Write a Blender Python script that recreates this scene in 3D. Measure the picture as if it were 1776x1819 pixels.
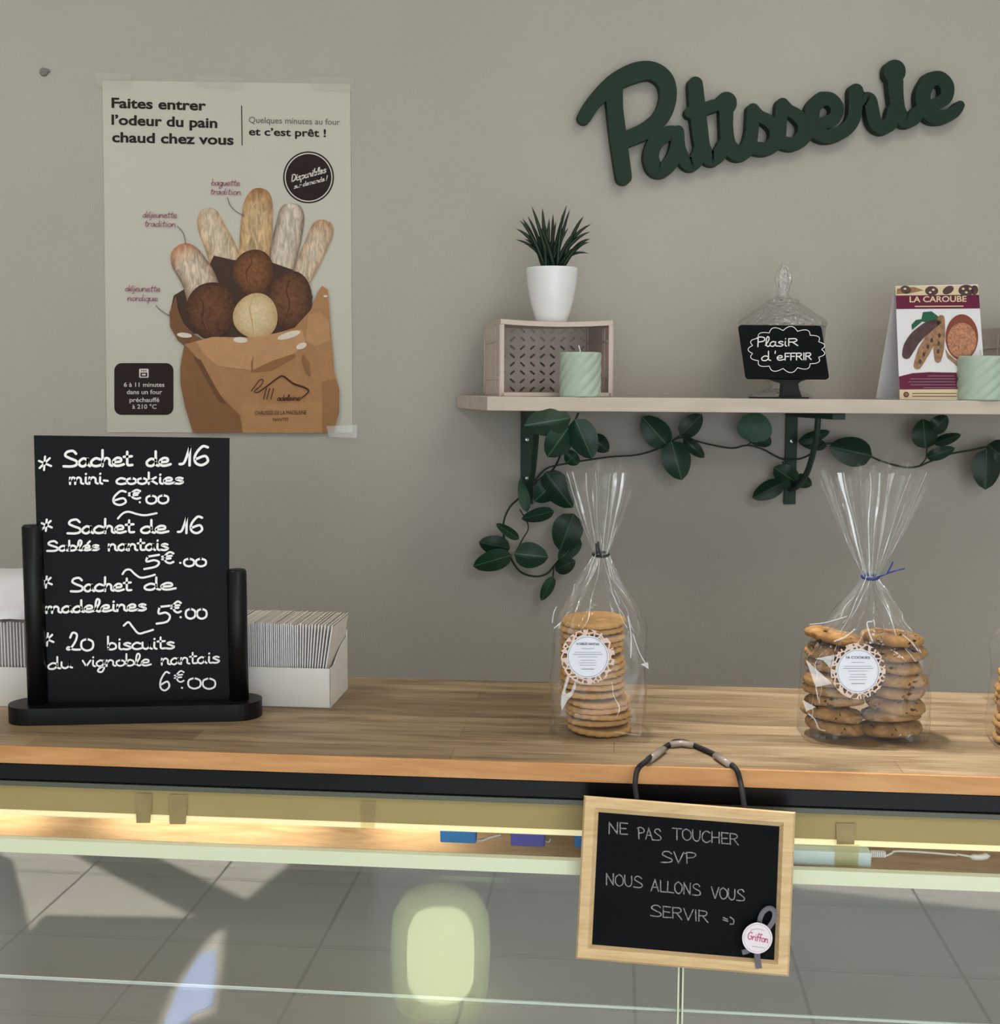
import bpy, math, random
from math import sin, cos, pi, radians, atan, sqrt
from mathutils import Vector, Matrix
from mathutils.geometry import tessellate_polygon

for o in list(bpy.data.objects):
    bpy.data.objects.remove(o, do_unlink=True)
S = bpy.context.scene
COL = S.collection
random.seed(7)

# ------------------------------------------------------------------ camera
F, CX, CY = 2190.0, 888.0, 909.5
yaw, pitch, roll = radians(5.25), atan(219 / F), .003
CAM = Vector((0, -2.09, 1.60))
fw = Vector((sin(yaw) * cos(pitch), cos(yaw) * cos(pitch), -sin(pitch)))
r0 = Vector((cos(yaw), -sin(yaw), 0)); u0 = r0.cross(fw)
rt = cos(roll) * r0 + sin(roll) * u0
up = -sin(roll) * r0 + cos(roll) * u0
cam = bpy.data.cameras.new('camera'); camo = bpy.data.objects.new('camera', cam); COL.objects.link(camo)
cam.sensor_fit = 'HORIZONTAL'; cam.sensor_width = 36; cam.lens = 36 * F / 1776
cam.clip_start = .05
camo.matrix_world = Matrix(((rt.x, up.x, -fw.x, CAM.x), (rt.y, up.y, -fw.y, CAM.y), (rt.z, up.z, -fw.z, CAM.z), (0, 0, 0, 1)))
S.camera = camo

# ------------------------------------------------------------------ view, world, sun, ceiling light
S.view_settings.view_transform = 'Standard'
S.view_settings.look = 'None'
S.view_settings.exposure = 0.0
S.view_settings.gamma = 1.0
S.view_settings.use_curve_mapping = False
S.cycles.transparent_max_bounces = 40
S.cycles.max_bounces = 10
S.cycles.caustics_reflective = False
S.cycles.caustics_refractive = False
S.cycles.sample_clamp_indirect = 6

W = bpy.data.worlds.new('sky'); S.world = W; W.use_nodes = True
bg = W.node_tree.nodes['Background']
bg.inputs[0].default_value = (.86, .94, 1.0, 1); bg.inputs[1].default_value = 3.5

SUN_EL = radians(46)
SUN_H = Vector((.893, .45, 0)).normalized()
sun = bpy.data.lights.new('sun', 'SUN'); sun.energy = 24; sun.angle = radians(.6); sun.color = (1, .93, .82)
suno = bpy.data.objects.new('sun', sun); COL.objects.link(suno)
sd = Vector((SUN_H.x * cos(SUN_EL), SUN_H.y * cos(SUN_EL), -sin(SUN_EL)))
suno.rotation_euler = sd.to_track_quat('-Z', 'Y').to_euler()
suno.location = (-4, -6, 5)


def area(name, loc, sx, sy, power, color, direction, portal=False):
    L = bpy.data.lights.new(name, 'AREA'); L.shape = 'RECTANGLE'; L.size = sx; L.size_y = sy
    L.energy = power; L.color = color
    o = bpy.data.objects.new(name, L); COL.objects.link(o); o.location = loc
    o.rotation_euler = Vector(direction).to_track_quat('-Z', 'Y').to_euler()
    if portal:
        L.cycles.is_portal = True
    return o


CEIL_LAMPS = [(.75, -1.05, 2.6), (-1.0, -1.1, 4.2), (1.0, -3.1, 17)]
for lx, ly, pw in CEIL_LAMPS:
    area('ceiling_lamp_light', (lx, ly, 2.695), .55, .55, pw, (1, .97, .93), (0, 0, -1))
sp = bpy.data.lights.new('ceiling_spot_light', 'SPOT'); sp.energy = 105; sp.color = (1, .97, .93); sp.spot_size = radians(48); sp.spot_blend = .9; sp.shadow_soft_size = .035
SPOT = Vector((.22, -.72, 2.66))
spo = bpy.data.objects.new('ceiling_spot_light', sp); COL.objects.link(spo); spo.location = SPOT
spo.rotation_euler = (Vector((.72, -.95, 1.25)) - SPOT).to_track_quat('-Z', 'Y').to_euler()
area('window_portal_left', (-3.22, -4.1, 1.15), 2.1, 1.2, 1, (1, 1, 1), (1, 0, 0), True)
area('window_portal_rear', (.2, -4.74, 1.15), 3.8, 2.05, 1, (1, 1, 1), (0, 1, 0), True)


# ------------------------------------------------------------------ pixel -> place
def ray(x, y):
    return (fw + rt * ((x - CX) / F) - up * ((y - CY) / F)).normalized()


def hit(x, y, n, p0):
    d = ray(x, y); n = Vector(n)
    return CAM + d * (n.dot(Vector(p0) - CAM) / n.dot(d))


CA = radians(10.7)                       # the counter is not parallel to the wall
CN = Vector((sin(CA), cos(CA), 0)); CT = Vector((cos(CA), -sin(CA), 0))
CB = Vector((CAM.x, CAM.y, 0))
CTOP = 1.25


def atY(x, y, Y): return hit(x, y, (0, 1, 0), (0, Y, 0))
def atZ(x, y, z): return hit(x, y, (0, 0, 1), (0, 0, z))
def atD(x, y, D): return hit(x, y, CN, CAM + CN * D)
def cpt(l, D, z): return CB + CT * l + CN * D + Vector((0, 0, z))


CM = Matrix.Translation(CB) @ Matrix.Rotation(-CA, 4, 'Z')    # counter frame: x along, y away from the customer


# ------------------------------------------------------------------ mesh helpers
def catmull(pts, n=6, closed=False):
    pts = [Vector(p) for p in pts]
    if len(pts) < 3:
        return pts
    out = []; m = len(pts)
    for i in range(m if closed else m - 1):
        if closed:
            a, b, c, d = pts[(i - 1) % m], pts[i], pts[(i + 1) % m], pts[(i + 2) % m]
        else:
            a, b, c, d = pts[max(i - 1, 0)], pts[i], pts[i + 1], pts[min(i + 2, m - 1)]
        for k in range(n):
            t = k / n
            out.append(.5 * ((2 * b) + (c - a) * t + (2 * a - 5 * b + 4 * c - d) * t * t + (3 * b - a - 3 * c + d) * t ** 3))
    if not closed:
        out.append(pts[-1])
    return out


def interp(vals, n):
    """resample a list of numbers to n values"""
    m = len(vals)
    res = []
    for i in range(n):
        t = i / (n - 1) * (m - 1); k = min(int(t), m - 2); f = t - k
        res.append(vals[k] * (1 - f) + vals[k + 1] * f)
    return res


class MB:
    def __init__(s, T=None):
        s.v = []; s.f = []; s.m = []; s.T = T; s.cols = {}; s.uv = {}

    def V(s, p, col=None, uv=None):
        p = Vector(p)
        if s.T is not None:
            p = s.T @ p
        s.v.append(p)
        if col is not None:
            s.cols[len(s.v) - 1] = col
        if uv is not None:
            s.uv[len(s.v) - 1] = uv
        return len(s.v) - 1

    def Fc(s, idx, m=0):
        s.f.append(tuple(idx)); s.m.append(m)

    def box(s, x0, x1, y0, y1, z0, z1, m=0):
        i = [s.V(p) for p in ((x0, y0, z0), (x1, y0, z0), (x1, y1, z0), (x0, y1, z0), (x0, y0, z1), (x1, y0, z1), (x1, y1, z1), (x0, y1, z1))]
        for q in ((0, 3, 2, 1), (4, 5, 6, 7), (0, 1, 5, 4), (1, 2, 6, 5), (2, 3, 7, 6), (3, 0, 4, 7)):
            s.Fc([i[k] for k in q], m)

    def hexa(s, c, m=0):
        """8 corners, bottom 4 then top 4"""
        i = [s.V(p) for p in c]
        for q in ((0, 3, 2, 1), (4, 5, 6, 7), (0, 1, 5, 4), (1, 2, 6, 5), (2, 3, 7, 6), (3, 0, 4, 7)):
            s.Fc([i[k] for k in q], m)

    def quad(s, a, b, c, d, m=0):
        s.Fc([s.V(a), s.V(b), s.V(c), s.V(d)], m)

    def tube(s, path, r, seg=8, m=0, flat=1.0):
        path = [Vector(p) for p in path]
        n = len(path)
        rs = r if isinstance(r, (list, tuple)) else [r] * n
        prev = None; rings = []
        ref = Vector((0, 0, 1))
        for i, p in enumerate(path):
            d = (path[min(i + 1, n - 1)] - path[max(i - 1, 0)]).normalized()
            if prev is None:
                a = d.cross(ref)
                if a.length < 1e-3:
                    a = d.cross(Vector((1, 0, 0)))
            else:
                a = prev - d * prev.dot(d)
            a.normalize(); b = d.cross(a).normalized(); prev = a
            rings.append([s.V(p + a * cos(2 * pi * k / seg) * rs[i] + b * sin(2 * pi * k / seg) * rs[i] * flat) for k in range(seg)])
        for i in range(n - 1):
            for k in range(seg):
                s.Fc([rings[i][k], rings[i][(k + 1) % seg], rings[i + 1][(k + 1) % seg], rings[i + 1][k]], m)
        s.Fc(rings[0][::-1], m); s.Fc(rings[-1], m)

    def lathe(s, prof, c=(0, 0, 0), seg=48, m=0, wob=None):
        c = Vector(c); rings = []
        for j, (r, z) in enumerate(prof):
            if r < 1e-6:
                rings.append([s.V(c + Vector((0, 0, z)))]); continue
            ring = []
            for k in range(seg):
                a = 2 * pi * k / seg
                rr = r * (wob(a, z) if wob else 1)
                ring.append(s.V(c + Vector((rr * cos(a), rr * sin(a), z))))
            rings.append(ring)
        for j in range(len(rings) - 1):
            A, B = rings[j], rings[j + 1]
            for k in range(seg):
                k2 = (k + 1) % seg
                if len(A) == 1 and len(B) == 1:
                    continue
                if len(A) == 1:
                    s.Fc([A[0], B[k2], B[k]], m)
                elif len(B) == 1:
                    s.Fc([A[k], A[k2], B[0]], m)
                else:
                    s.Fc([A[k], A[k2], B[k2], B[k]], m)

    def poly(s, pts2, M, m=0, holes=(), col=None):
        loops = [[Vector((p[0], p[1], 0)) for p in pts2]] + [[Vector((p[0], p[1], 0)) for p in h] for h in holes]
        flat = [p for l in loops for p in l]
        ids = [s.V(M(p.x, p.y), col) for p in flat]
        for t in tessellate_polygon(loops):
            s.Fc([ids[k] for k in t], m)

    def prism(s, pts2, M0, M1, m=0, holes=()):
        """extrude a 2D outline between two mappings"""
        loops = [[Vector((p[0], p[1], 0)) for p in pts2]] + [[Vector((p[0], p[1], 0)) for p in h] for h in holes]
        flat = [p for l in loops for p in l]
        A = [s.V(M0(p.x, p.y)) for p in flat]; B = [s.V(M1(p.x, p.y)) for p in flat]
        for t in tessellate_polygon(loops):
            s.Fc([A[k] for k in t], m); s.Fc([B[k] for k in t[::-1]], m)
        o = 0
        for l in loops:
            n = len(l)
            for k in range(n):
                a, b = o + k, o + (k + 1) % n
                s.Fc([A[a], A[b], B[b], B[a]], m)
            o += n

    def ribbon(s, pts, hw, M, M2=None, m=0, sm=6, closed=False, caps=6):
        """stroke of half width hw (number or list) in 2D mapped by M; with M2 it is extruded"""
        k0 = [Vector((p[0], p[1])) for p in pts]
        P = catmull(k0, sm, closed) if len(k0) > 2 else k0
        if closed:
            P = P + [P[0]]
        n = len(P)
        if n == 1:
            P = [P[0], P[0] + Vector((.01, 0))]; n = 2
        H = interp(hw, n) if isinstance(hw, (list, tuple)) else [hw] * n
        L = []; R = []
        for i in range(n):
            d = P[min(i + 1, n - 1)] - P[max(i - 1, 0)]
            if closed and (i == 0 or i == n - 1):
                d = P[1] - P[n - 2]
            if d.length < 1e-9:
                d = Vector((1, 0))
            d.normalize(); nn = Vector((-d.y, d.x))
            L.append(P[i] + nn * H[i]); R.append(P[i] - nn * H[i])
        V2 = L + R
        faces = [(i, i + 1, n + i + 1, n + i) for i in range(n - 1)]
        bound = list(range(n))
        if not closed:
            def cap(c, a, sgn):
                a0 = math.atan2((a - c).y, (a - c).x); rr = (a - c).length
                ids = []
                for k in range(1, caps):
                    an = a0 + sgn * pi * k / caps
                    V2.append(c + Vector((cos(an), sin(an))) * rr); ids.append(len(V2) - 1)
                return ids
            ec = cap(P[-1], L[-1], -1)
            faces.append(tuple([n - 1] + ec + [2 * n - 1]))
            sc = cap(P[0], R[0], -1)
            faces.append(tuple([n] + sc + [0]))
            bound = list(range(n)) + ec + list(range(2 * n - 1, n - 1, -1)) + sc
        A = [s.V(M(p.x, p.y)) for p in V2]
        for f in faces:
            s.Fc([A[i] for i in f], m)
        if M2:
            B = [s.V(M2(p.x, p.y)) for p in V2]
            for f in faces:
                s.Fc([B[i] for i in f[::-1]], m)
            nb = len(bound)
            if closed:
                for loop in (list(range(n)), list(range(n, 2 * n))):
                    for k in range(n - 1):
                        s.Fc([A[loop[k]], A[loop[k + 1]], B[loop[k + 1]], B[loop[k]]], m)
            else:
                for k in range(nb):
                    a, b = bound[k], bound[(k + 1) % nb]
                    s.Fc([A[a], A[b], B[b], B[a]], m)

    def build(s, name, mats, parent=None, smooth=False, bevel=0):
        if not isinstance(mats, (list, tuple)):
            mats = [mats]
        me = bpy.data.meshes.new(name)
        vs = s.v
        if parent is not None:
            inv = ROOTM[parent.name].inverted(); vs = [inv @ p for p in vs]
        me.from_pydata([tuple(p) for p in vs], [], s.f)
        for mt in mats:
            me.materials.append(mt)
        for p, k in zip(me.polygons, s.m):
            p.material_index = k
            p.use_smooth = smooth
        if s.cols:
            ca = me.color_attributes.new('print', 'FLOAT_COLOR', 'POINT')
            for i in range(len(vs)):
                c = s.cols.get(i, (1, 1, 1)); ca.data[i].color = (c[0], c[1], c[2], 1)
        if s.uv:
            ul = me.uv_layers.new(name='UVMap')
            for lp in me.loops:
                ul.data[lp.index].uv = s.uv.get(lp.vertex_index, (0, 0))
        me.update()
        o = bpy.data.objects.new(name, me); COL.objects.link(o)
        if parent is not None:
            o.parent = parent; ROOTM[o.name] = ROOTM[parent.name]
        else:
            ROOTM[o.name] = Matrix.Identity(4)
        if bevel:
            b = o.modifiers.new('bevel', 'BEVEL'); b.width = bevel; b.segments = 2; b.limit_method = 'ANGLE'
        return o


ROOTM = {}


def thing(name, label, cat, loc=(0, 0, 0), rotz=0, group=None):
    o = bpy.data.objects.new(name, None); COL.objects.link(o)
    o.empty_display_size = .02
    o.location = loc; o.rotation_euler = (0, 0, rotz)
    ROOTM[o.name] = Matrix.Translation(Vector(loc)) @ Matrix.Rotation(rotz, 4, 'Z')
    o['label'] = label; o['category'] = cat
    if group: o['group'] = group
    return o


def tag(o, label, cat, group=None):
    o['label'] = label; o['category'] = cat
    if group: o['group'] = group
    return o


def rebase(o, loc):
    """put the origin of a one-mesh thing at loc"""
    loc = Vector(loc)
    o.data.transform(Matrix.Translation(-loc)); o.location = loc
    return o


def struct(o):
    o['kind'] = 'structure'; return o


def dup(root, loc, rotz=None, label=None, group=None):
    r = root.copy(); COL.objects.link(r); r.location = loc
    if rotz is not None: r.rotation_euler = (0, 0, rotz)
    if label: r['label'] = label
    if group: r['group'] = group
    for ch in list(root.children):
        c = ch.copy(); COL.objects.link(c); c.parent = r
        for g in ch.children:
            d = g.copy(); COL.objects.link(d); d.parent = c
    return r


# ------------------------------------------------------------------ materials
def lin(c): return c / 12.92 if c <= .04045 else ((c + .055) / 1.055) ** 2.4
def rgb(r, g, b, k=1.0): return tuple(min(.92, lin(x / 255) * k) for x in (r, g, b))
MATS = {}


def mat(name, color=None, rough=.6, metal=0, spec=.5, noise=0, nscale=20, bump=0, bscale=200, stretch=(1, 1, 1), emit=None, estr=0, coat=0):
    m = bpy.data.materials.new(name); m.use_nodes = True; MATS[name] = m
    nt = m.node_tree; b = nt.nodes['Principled BSDF']
    b.inputs['Base Color'].default_value = (*color, 1); b.inputs['Roughness'].default_value = rough
    b.inputs['Metallic'].default_value = metal; b.inputs['Specular IOR Level'].default_value = spec
    b.inputs['Coat Weight'].default_value = coat
    if emit:
        b.inputs['Emission Color'].default_value = (*emit, 1); b.inputs['Emission Strength'].default_value = estr
    if noise or bump:
        tc = nt.nodes.new('ShaderNodeTexCoord'); mp = nt.nodes.new('ShaderNodeMapping')
        mp.inputs['Scale'].default_value = stretch
        nt.links.new(tc.outputs['Object'], mp.inputs['Vector'])
    if noise:
        n = nt.nodes.new('ShaderNodeTexNoise'); n.inputs['Scale'].default_value = nscale; n.inputs['Detail'].default_value = 6
        nt.links.new(mp.outputs[0], n.inputs['Vector'])
        mr = nt.nodes.new('ShaderNodeMapRange'); mr.inputs[1].default_value = .3; mr.inputs[2].default_value = .7
        mr.inputs[3].default_value = 1 - noise; mr.inputs[4].default_value = 1 + noise
        nt.links.new(n.outputs['Fac'], mr.inputs[0])
        mx = nt.nodes.new('ShaderNodeMix'); mx.data_type = 'RGBA'; mx.blend_type = 'MULTIPLY'; mx.inputs[0].default_value = 1
        mx.inputs[6].default_value = (*color, 1)
        nt.links.new(mr.outputs[0], mx.inputs[7]); nt.links.new(mx.outputs[2], b.inputs['Base Color'])
    if bump:
        n2 = nt.nodes.new('ShaderNodeTexNoise'); n2.inputs['Scale'].default_value = bscale; n2.inputs['Detail'].default_value = 4
        nt.links.new(mp.outputs[0], n2.inputs['Vector'])
        bp = nt.nodes.new('ShaderNodeBump'); bp.inputs['Strength'].default_value = bump; bp.inputs['Distance'].default_value = .002
        nt.links.new(n2.outputs['Fac'], bp.inputs['Height']); nt.links.new(bp.outputs[0], b.inputs['Normal'])
    return m


K = 1.0
# wall covering: woven fibre paper
wallm = mat('wall_paper', rgb(178, 173, 164), rough=.75, spec=.25, noise=.035, nscale=3)
nt = wallm.node_tree; N = nt.nodes; b = N['Principled BSDF']
tc = N.new('ShaderNodeTexCoord'); m1 = N.new('ShaderNodeMapping'); m1.inputs['Scale'].default_value = (110, 110, 520)
m2 = N.new('ShaderNodeMapping'); m2.inputs['Scale'].default_value = (520, 520, 150)
n1 = N.new('ShaderNodeTexNoise'); n1.inputs['Detail'].default_value = 3; n2 = N.new('ShaderNodeTexNoise'); n2.inputs['Detail'].default_value = 3
n1.inputs['Scale'].default_value = 1; n2.inputs['Scale'].default_value = 1
ad = N.new('ShaderNodeMath'); ad.operation = 'ADD'
bp = N.new('ShaderNodeBump'); bp.inputs['Strength'].default_value = .55; bp.inputs['Distance'].default_value = .0012
for a, c in ((tc.outputs['Object'], m1.inputs[0]), (tc.outputs['Object'], m2.inputs[0]), (m1.outputs[0], n1.inputs['Vector']), (m2.outputs[0], n2.inputs['Vector']),
             (n1.outputs[0], ad.inputs[0]), (n2.outputs[0], ad.inputs[1]), (ad.outputs[0], bp.inputs['Height']), (bp.outputs[0], b.inputs['Normal'])):
    nt.links.new(a, c)

ceilm = mat('ceiling_white', (.75, .74, .71), .8)
whitewall = mat('plaster', (.62, .6, .56), .8)
frame_m = mat('window_frame', (.25, .25, .26), .5)
blackm = mat('black_lacquer', rgb(9, 10, 12), .4, spec=.28)
boardm = mat('slate_black', rgb(10, 13, 17), .5, spec=.14, noise=.10, nscale=30)
chalkboard_m = mat('slate_chalky', rgb(12, 14, 18), .75, spec=.12, noise=.12, nscale=25)
railm = mat('black_rail', rgb(10, 13, 18), .3, spec=.2)
chalkm = mat('chalk_white', (.92, .92, .92), .8, spec=.1)
dustym = mat('chalk_dusty', rgb(140, 142, 142), .95, spec=0, noise=.5, nscale=400)
greenm = mat('sign_green', rgb(30, 52, 40), .6, spec=.2)
bracketm = mat('bracket_green', rgb(34, 58, 46), .5, spec=.35)
shelfm = mat('shelf_wood', rgb(205, 192, 178), .6, spec=.3, noise=.07, nscale=12, stretch=(1, 4, 6), bump=.15, bscale=60)
steelm = mat('steel_screw', (.6, .6, .6), .3, metal=1)
potm = mat('white_ceramic', (.82, .83, .84), .25, spec=.5)
soilm = mat('soil', (.03, .025, .02), .9)
spikem = mat('spiky_leaf', rgb(26, 48, 30), .4, spec=.4, noise=.35, nscale=40)
cratem = mat('crate_plastic', rgb(206, 190, 181), .5, spec=.35, noise=.03, nscale=40)
candlem = mat('candle_wax', rgb(176, 196, 178), .5, spec=.4, noise=.05, nscale=60)
wickm = mat('wick', (.75, .72, .65), .9)
cardm = mat('card_white', rgb(226, 224, 228), .6)
boxm = mat('carton_white', rgb(226, 222, 216), .7, noise=.02, nscale=30)
paperm = mat('paper_white', rgb(222, 214, 204), .85, noise=.05, nscale=60)
papere = mat('paper_grey_edge', rgb(150, 143, 140), .9)
barkm = mat('vine_stem', rgb(38, 48, 36), .7)
sable = mat('sable_biscuit', rgb(186, 142, 86), .8, spec=.2, noise=.16, nscale=70, bump=.35, bscale=260)
sableb = mat('sable_browned', rgb(130, 82, 44), .8, spec=.2, noise=.16, nscale=70, bump=.3, bscale=260)
cordm = mat('black_cord', rgb(20, 18, 22), .7)
ribbonm = mat('grey_ribbon', rgb(104, 100, 108), .38, spec=.5)
badgem = mat('badge_white', rgb(236, 228, 236), .5)
pinkm = mat('badge_pink', rgb(196, 70, 120), .6)
bgreym = mat('badge_grey', rgb(190, 180, 192), .6)
canopym = mat('canopy_cream', rgb(168, 150, 98), .42, spec=.4, noise=.03, nscale=14)
canopytape = mat('canopy_brown_tape', rgb(150, 132, 84), .35, spec=.5, noise=.12, nscale=60)
greydeck = mat('case_grey', rgb(152, 144, 138), .6, noise=.04, nscale=9)
edgem = mat('glass_edge', rgb(222, 228, 200), .35, spec=.5)
bluem = mat('connector_blue', rgb(66, 140, 220), .45)
violm = mat('connector_violet', rgb(100, 98, 196), .45)
cablem = mat('cable_white', (.8, .8, .78), .5)
paleblue = mat('driver_box', rgb(196, 212, 208), .4)
tiebk = mat('tie_black', rgb(18, 28, 22), .5)
tiebl = mat('tie_blue', rgb(22, 50, 130), .4)
strip_m = mat('led_strip', rgb(250, 240, 200), .5, emit=(1, .94, .74), estr=.8)
strip_dead = mat('led_cover', rgb(226, 214, 150), .5, emit=(1, .93, .66), estr=.42)
lantern_core = mat('lantern_core', (.9, .95, .7), .5, emit=(.95, 1, .70), estr=4.2)
ceil_em = mat('lamp_diffuser', (.9, .9, .88), .5, emit=(1, .92, .8), estr=3)
plugm = mat('wall_plug_grey', rgb(120, 116, 114), .6)


def flat(name, r, g, b, rough=.75):
    return mat(name, rgb(r, g, b), rough, spec=.2)


pr_paper = mat('poster_paper', rgb(198, 195, 182), .6, spec=.2)
pr_dark = flat('print_dark', 44, 34, 34)
pr_grey = flat('print_grey', 112, 108, 104)
pr_mauve = flat('print_mauve', 158, 92, 122)
pr_brown = flat('print_brown_ink', 74, 42, 32)
pr_white = flat('print_white', 216, 208, 202)
pr_purple = flat('print_purple', 104, 36, 62, .4)
pr_cream = flat('print_cream', 216, 200, 164, .4)
pr_cwhite = flat('print_card_white', 232, 234, 240, .4)
pr_sticker = flat('print_sticker_white', 226, 230, 242, .4)
pr_sgrey = flat('print_sticker_grey', 130, 132, 146)
pr_carob = mat('print_carob', rgb(72, 48, 48), .4, noise=.4, nscale=120)
pr_carob2 = mat('print_carob_split', rgb(150, 112, 80), .4, noise=.4, nscale=160)
pr_leaf = flat('print_leaf', 44, 96, 70, .4)
pr_bowl = flat('print_bowl', 132, 74, 60, .4)
pr_chips = mat('print_chips', rgb(178, 122, 92), .4, noise=.45, nscale=260)


def vcol_mat(name, noise=.25, nscale=90, stretch=(1, 1, 1), rough=.6):
    m = mat(name, (1, 1, 1), rough, spec=.2); nt = m.node_tree; N = nt.nodes; b = N['Principled BSDF']
    at = N.new('ShaderNodeAttribute'); at.attribute_name = 'print'
    tc = N.new('ShaderNodeTexCoord'); mp = N.new('ShaderNodeMapping'); mp.inputs['Scale'].default_value = stretch
    n = N.new('ShaderNodeTexNoise'); n.inputs['Scale'].default_value = nscale; n.inputs['Detail'].default_value = 5
    n.inputs['Distortion'].default_value = 1.2
    mr = N.new('ShaderNodeMapRange'); mr.inputs[1].default_value = .3; mr.inputs[2].default_value = .7
    mr.inputs[3].default_value = 1 - noise; mr.inputs[4].default_value = 1 + noise * .6
    mx = N.new('ShaderNodeMix'); mx.data_type = 'RGBA'; mx.blend_type = 'MULTIPLY'; mx.inputs[0].default_value = 1
    for a, c in ((tc.outputs['Object'], mp.inputs[0]), (mp.outputs[0], n.inputs['Vector']), (n.outputs[0], mr.inputs[0]), (at.outputs['Color'], mx.inputs[6]), (mr.outputs[0], mx.inputs[7]), (mx.outputs[2], b.inputs['Base Color'])):
        nt.links.new(a, c)
    return m


pr_loaf = vcol_mat('print_loaf', .46, 85, (1.7, 1, .5))
pr_roll = vcol_mat('print_roll', .35, 150)
pr_cream_roll = vcol_mat('print_cream_roll', .14, 120)
pr_bag = vcol_mat('print_kraft', .08, 40)


def thin_mat(name, tint=(1, 1, 1), base=.05, edge=.5, rough=.06, haze=.03, bump=0, bscale=60, power=2.0, bdist=.003):
    """a clear sheet: lets light through, with a reflection that grows at grazing angles and a little haze"""
    m = bpy.data.materials.new(name); m.use_nodes = True; nt = m.node_tree; N = nt.nodes
    N.remove(N['Principled BSDF']); out = N['Material Output']
    tr = N.new('ShaderNodeBsdfTransparent'); tr.inputs[0].default_value = (*tint, 1)
    gl = N.new('ShaderNodeBsdfGlossy'); gl.inputs['Roughness'].default_value = rough
    df = N.new('ShaderNodeBsdfDiffuse'); df.inputs[0].default_value = (.9, .9, .9, 1)
    lw = N.new('ShaderNodeLayerWeight'); lw.inputs[0].default_value = .5
    pw = N.new('ShaderNodeMath'); pw.operation = 'POWER'; pw.inputs[1].default_value = power
    mr = N.new('ShaderNodeMapRange'); mr.inputs[3].default_value = base; mr.inputs[4].default_value = edge
    a = N.new('ShaderNodeMixShader'); c = N.new('ShaderNodeMixShader'); a.inputs[0].default_value = haze
    L = nt.links.new
    L(lw.outputs['Facing'], pw.inputs[0]); L(pw.outputs[0], mr.inputs[0]); L(mr.outputs[0], c.inputs[0])
    L(tr.outputs[0], a.inputs[1]); L(df.outputs[0], a.inputs[2]); L(a.outputs[0], c.inputs[1]); L(gl.outputs[0], c.inputs[2]); L(c.outputs[0], out.inputs[0])
    if bump:
        tc = N.new('ShaderNodeTexCoord'); n = N.new('ShaderNodeTexNoise'); n.inputs['Scale'].default_value = bscale; n.inputs['Detail'].default_value = 3
        bp = N.new('ShaderNodeBump'); bp.inputs['Strength'].default_value = bump; bp.inputs['Distance'].default_value = bdist
        L(tc.outputs['Object'], n.inputs['Vector']); L(n.outputs[0], bp.inputs['Height'])
        L(bp.outputs[0], gl.inputs['Normal']); L(bp.outputs[0], lw.inputs['Normal'])
    return m


film = thin_mat('cellophane', base=.035, edge=.6, rough=.12, haze=.02, bump=.6, bscale=60, power=3.4)
crease = thin_mat('cellophane_crease_shine', base=.2, edge=.8, rough=.2, haze=.42, power=2)  # whitish streaks along film folds; highlights put into the colour
glint_film = thin_mat('cellophane_glint', base=.16, edge=.7, rough=.25, haze=.24, power=2)  # pale patches on the bag fronts; painted glints
jarm = thin_mat('pressed_glass', (.985, .99, .985), base=.07, edge=.75, rough=.06, haze=.09, bump=1.0, bscale=90, power=1.5, bdist=.006); nt = jarm.node_tree; N = nt.nodes
vj = N.new('ShaderNodeTexVoronoi'); vj.inputs['Scale'].default_value = 130; vj.feature = 'SMOOTH_F1'
for nd in N:
    if nd.type == 'TEX_NOISE':
        nt.links.new(nd.inputs['Vector'].links[0].from_socket, vj.inputs['Vector'])
for nd in N:
    if nd.type == 'BUMP':
        nt.links.new(vj.outputs['Distance'], nd.inputs['Height'])
paneg = thin_mat('pane_glass', (.975, .98, .97), base=.088, edge=.95, rough=.0, haze=0, power=4.5)
windowg = thin_mat('window_glass', (.96, .97, .97), base=.06, edge=.9, rough=.0, haze=0, power=4)
tapem = thin_mat('clear_tape', (.97, .96, .93), base=.07, edge=.5, rough=.2, haze=.12, bump=.3, bscale=80)
browntape = thin_mat('brown_tape', (.86, .78, .52), base=.06, edge=.4, rough=.25, haze=.05)
frost = thin_mat('lantern_frost', (.9, .93, .85), base=.02, edge=.05, rough=.4, haze=.35); nt = frost.node_tree; N = nt.nodes
fe = N.new('ShaderNodeEmission'); fe.inputs[0].default_value = (.86, 1, .60, 1); fe.inputs[1].default_value = 1.5
fo = N['Material Output']; fa = N.new('ShaderNodeAddShader'); nt.links.new(fo.inputs[0].links[0].from_socket, fa.inputs[0])
fl_ = N.new('ShaderNodeLayerWeight'); fl_.inputs[0].default_value = .5; fm = N.new('ShaderNodeMath'); fm.operation = 'SUBTRACT'; fm.inputs[0].default_value = 1; nt.links.new(fl_.outputs['Facing'], fm.inputs[1])
fq = N.new('ShaderNodeMath'); fq.operation = 'MULTIPLY'; fq.inputs[1].default_value = 1.0; nt.links.new(fm.outputs[0], fq.inputs[0]); nt.links.new(fq.outputs[0], fe.inputs[1])
nt.links.new(fe.outputs[0], fa.inputs[1]); nt.links.new(fa.outputs[0], fo.inputs[0])


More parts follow.
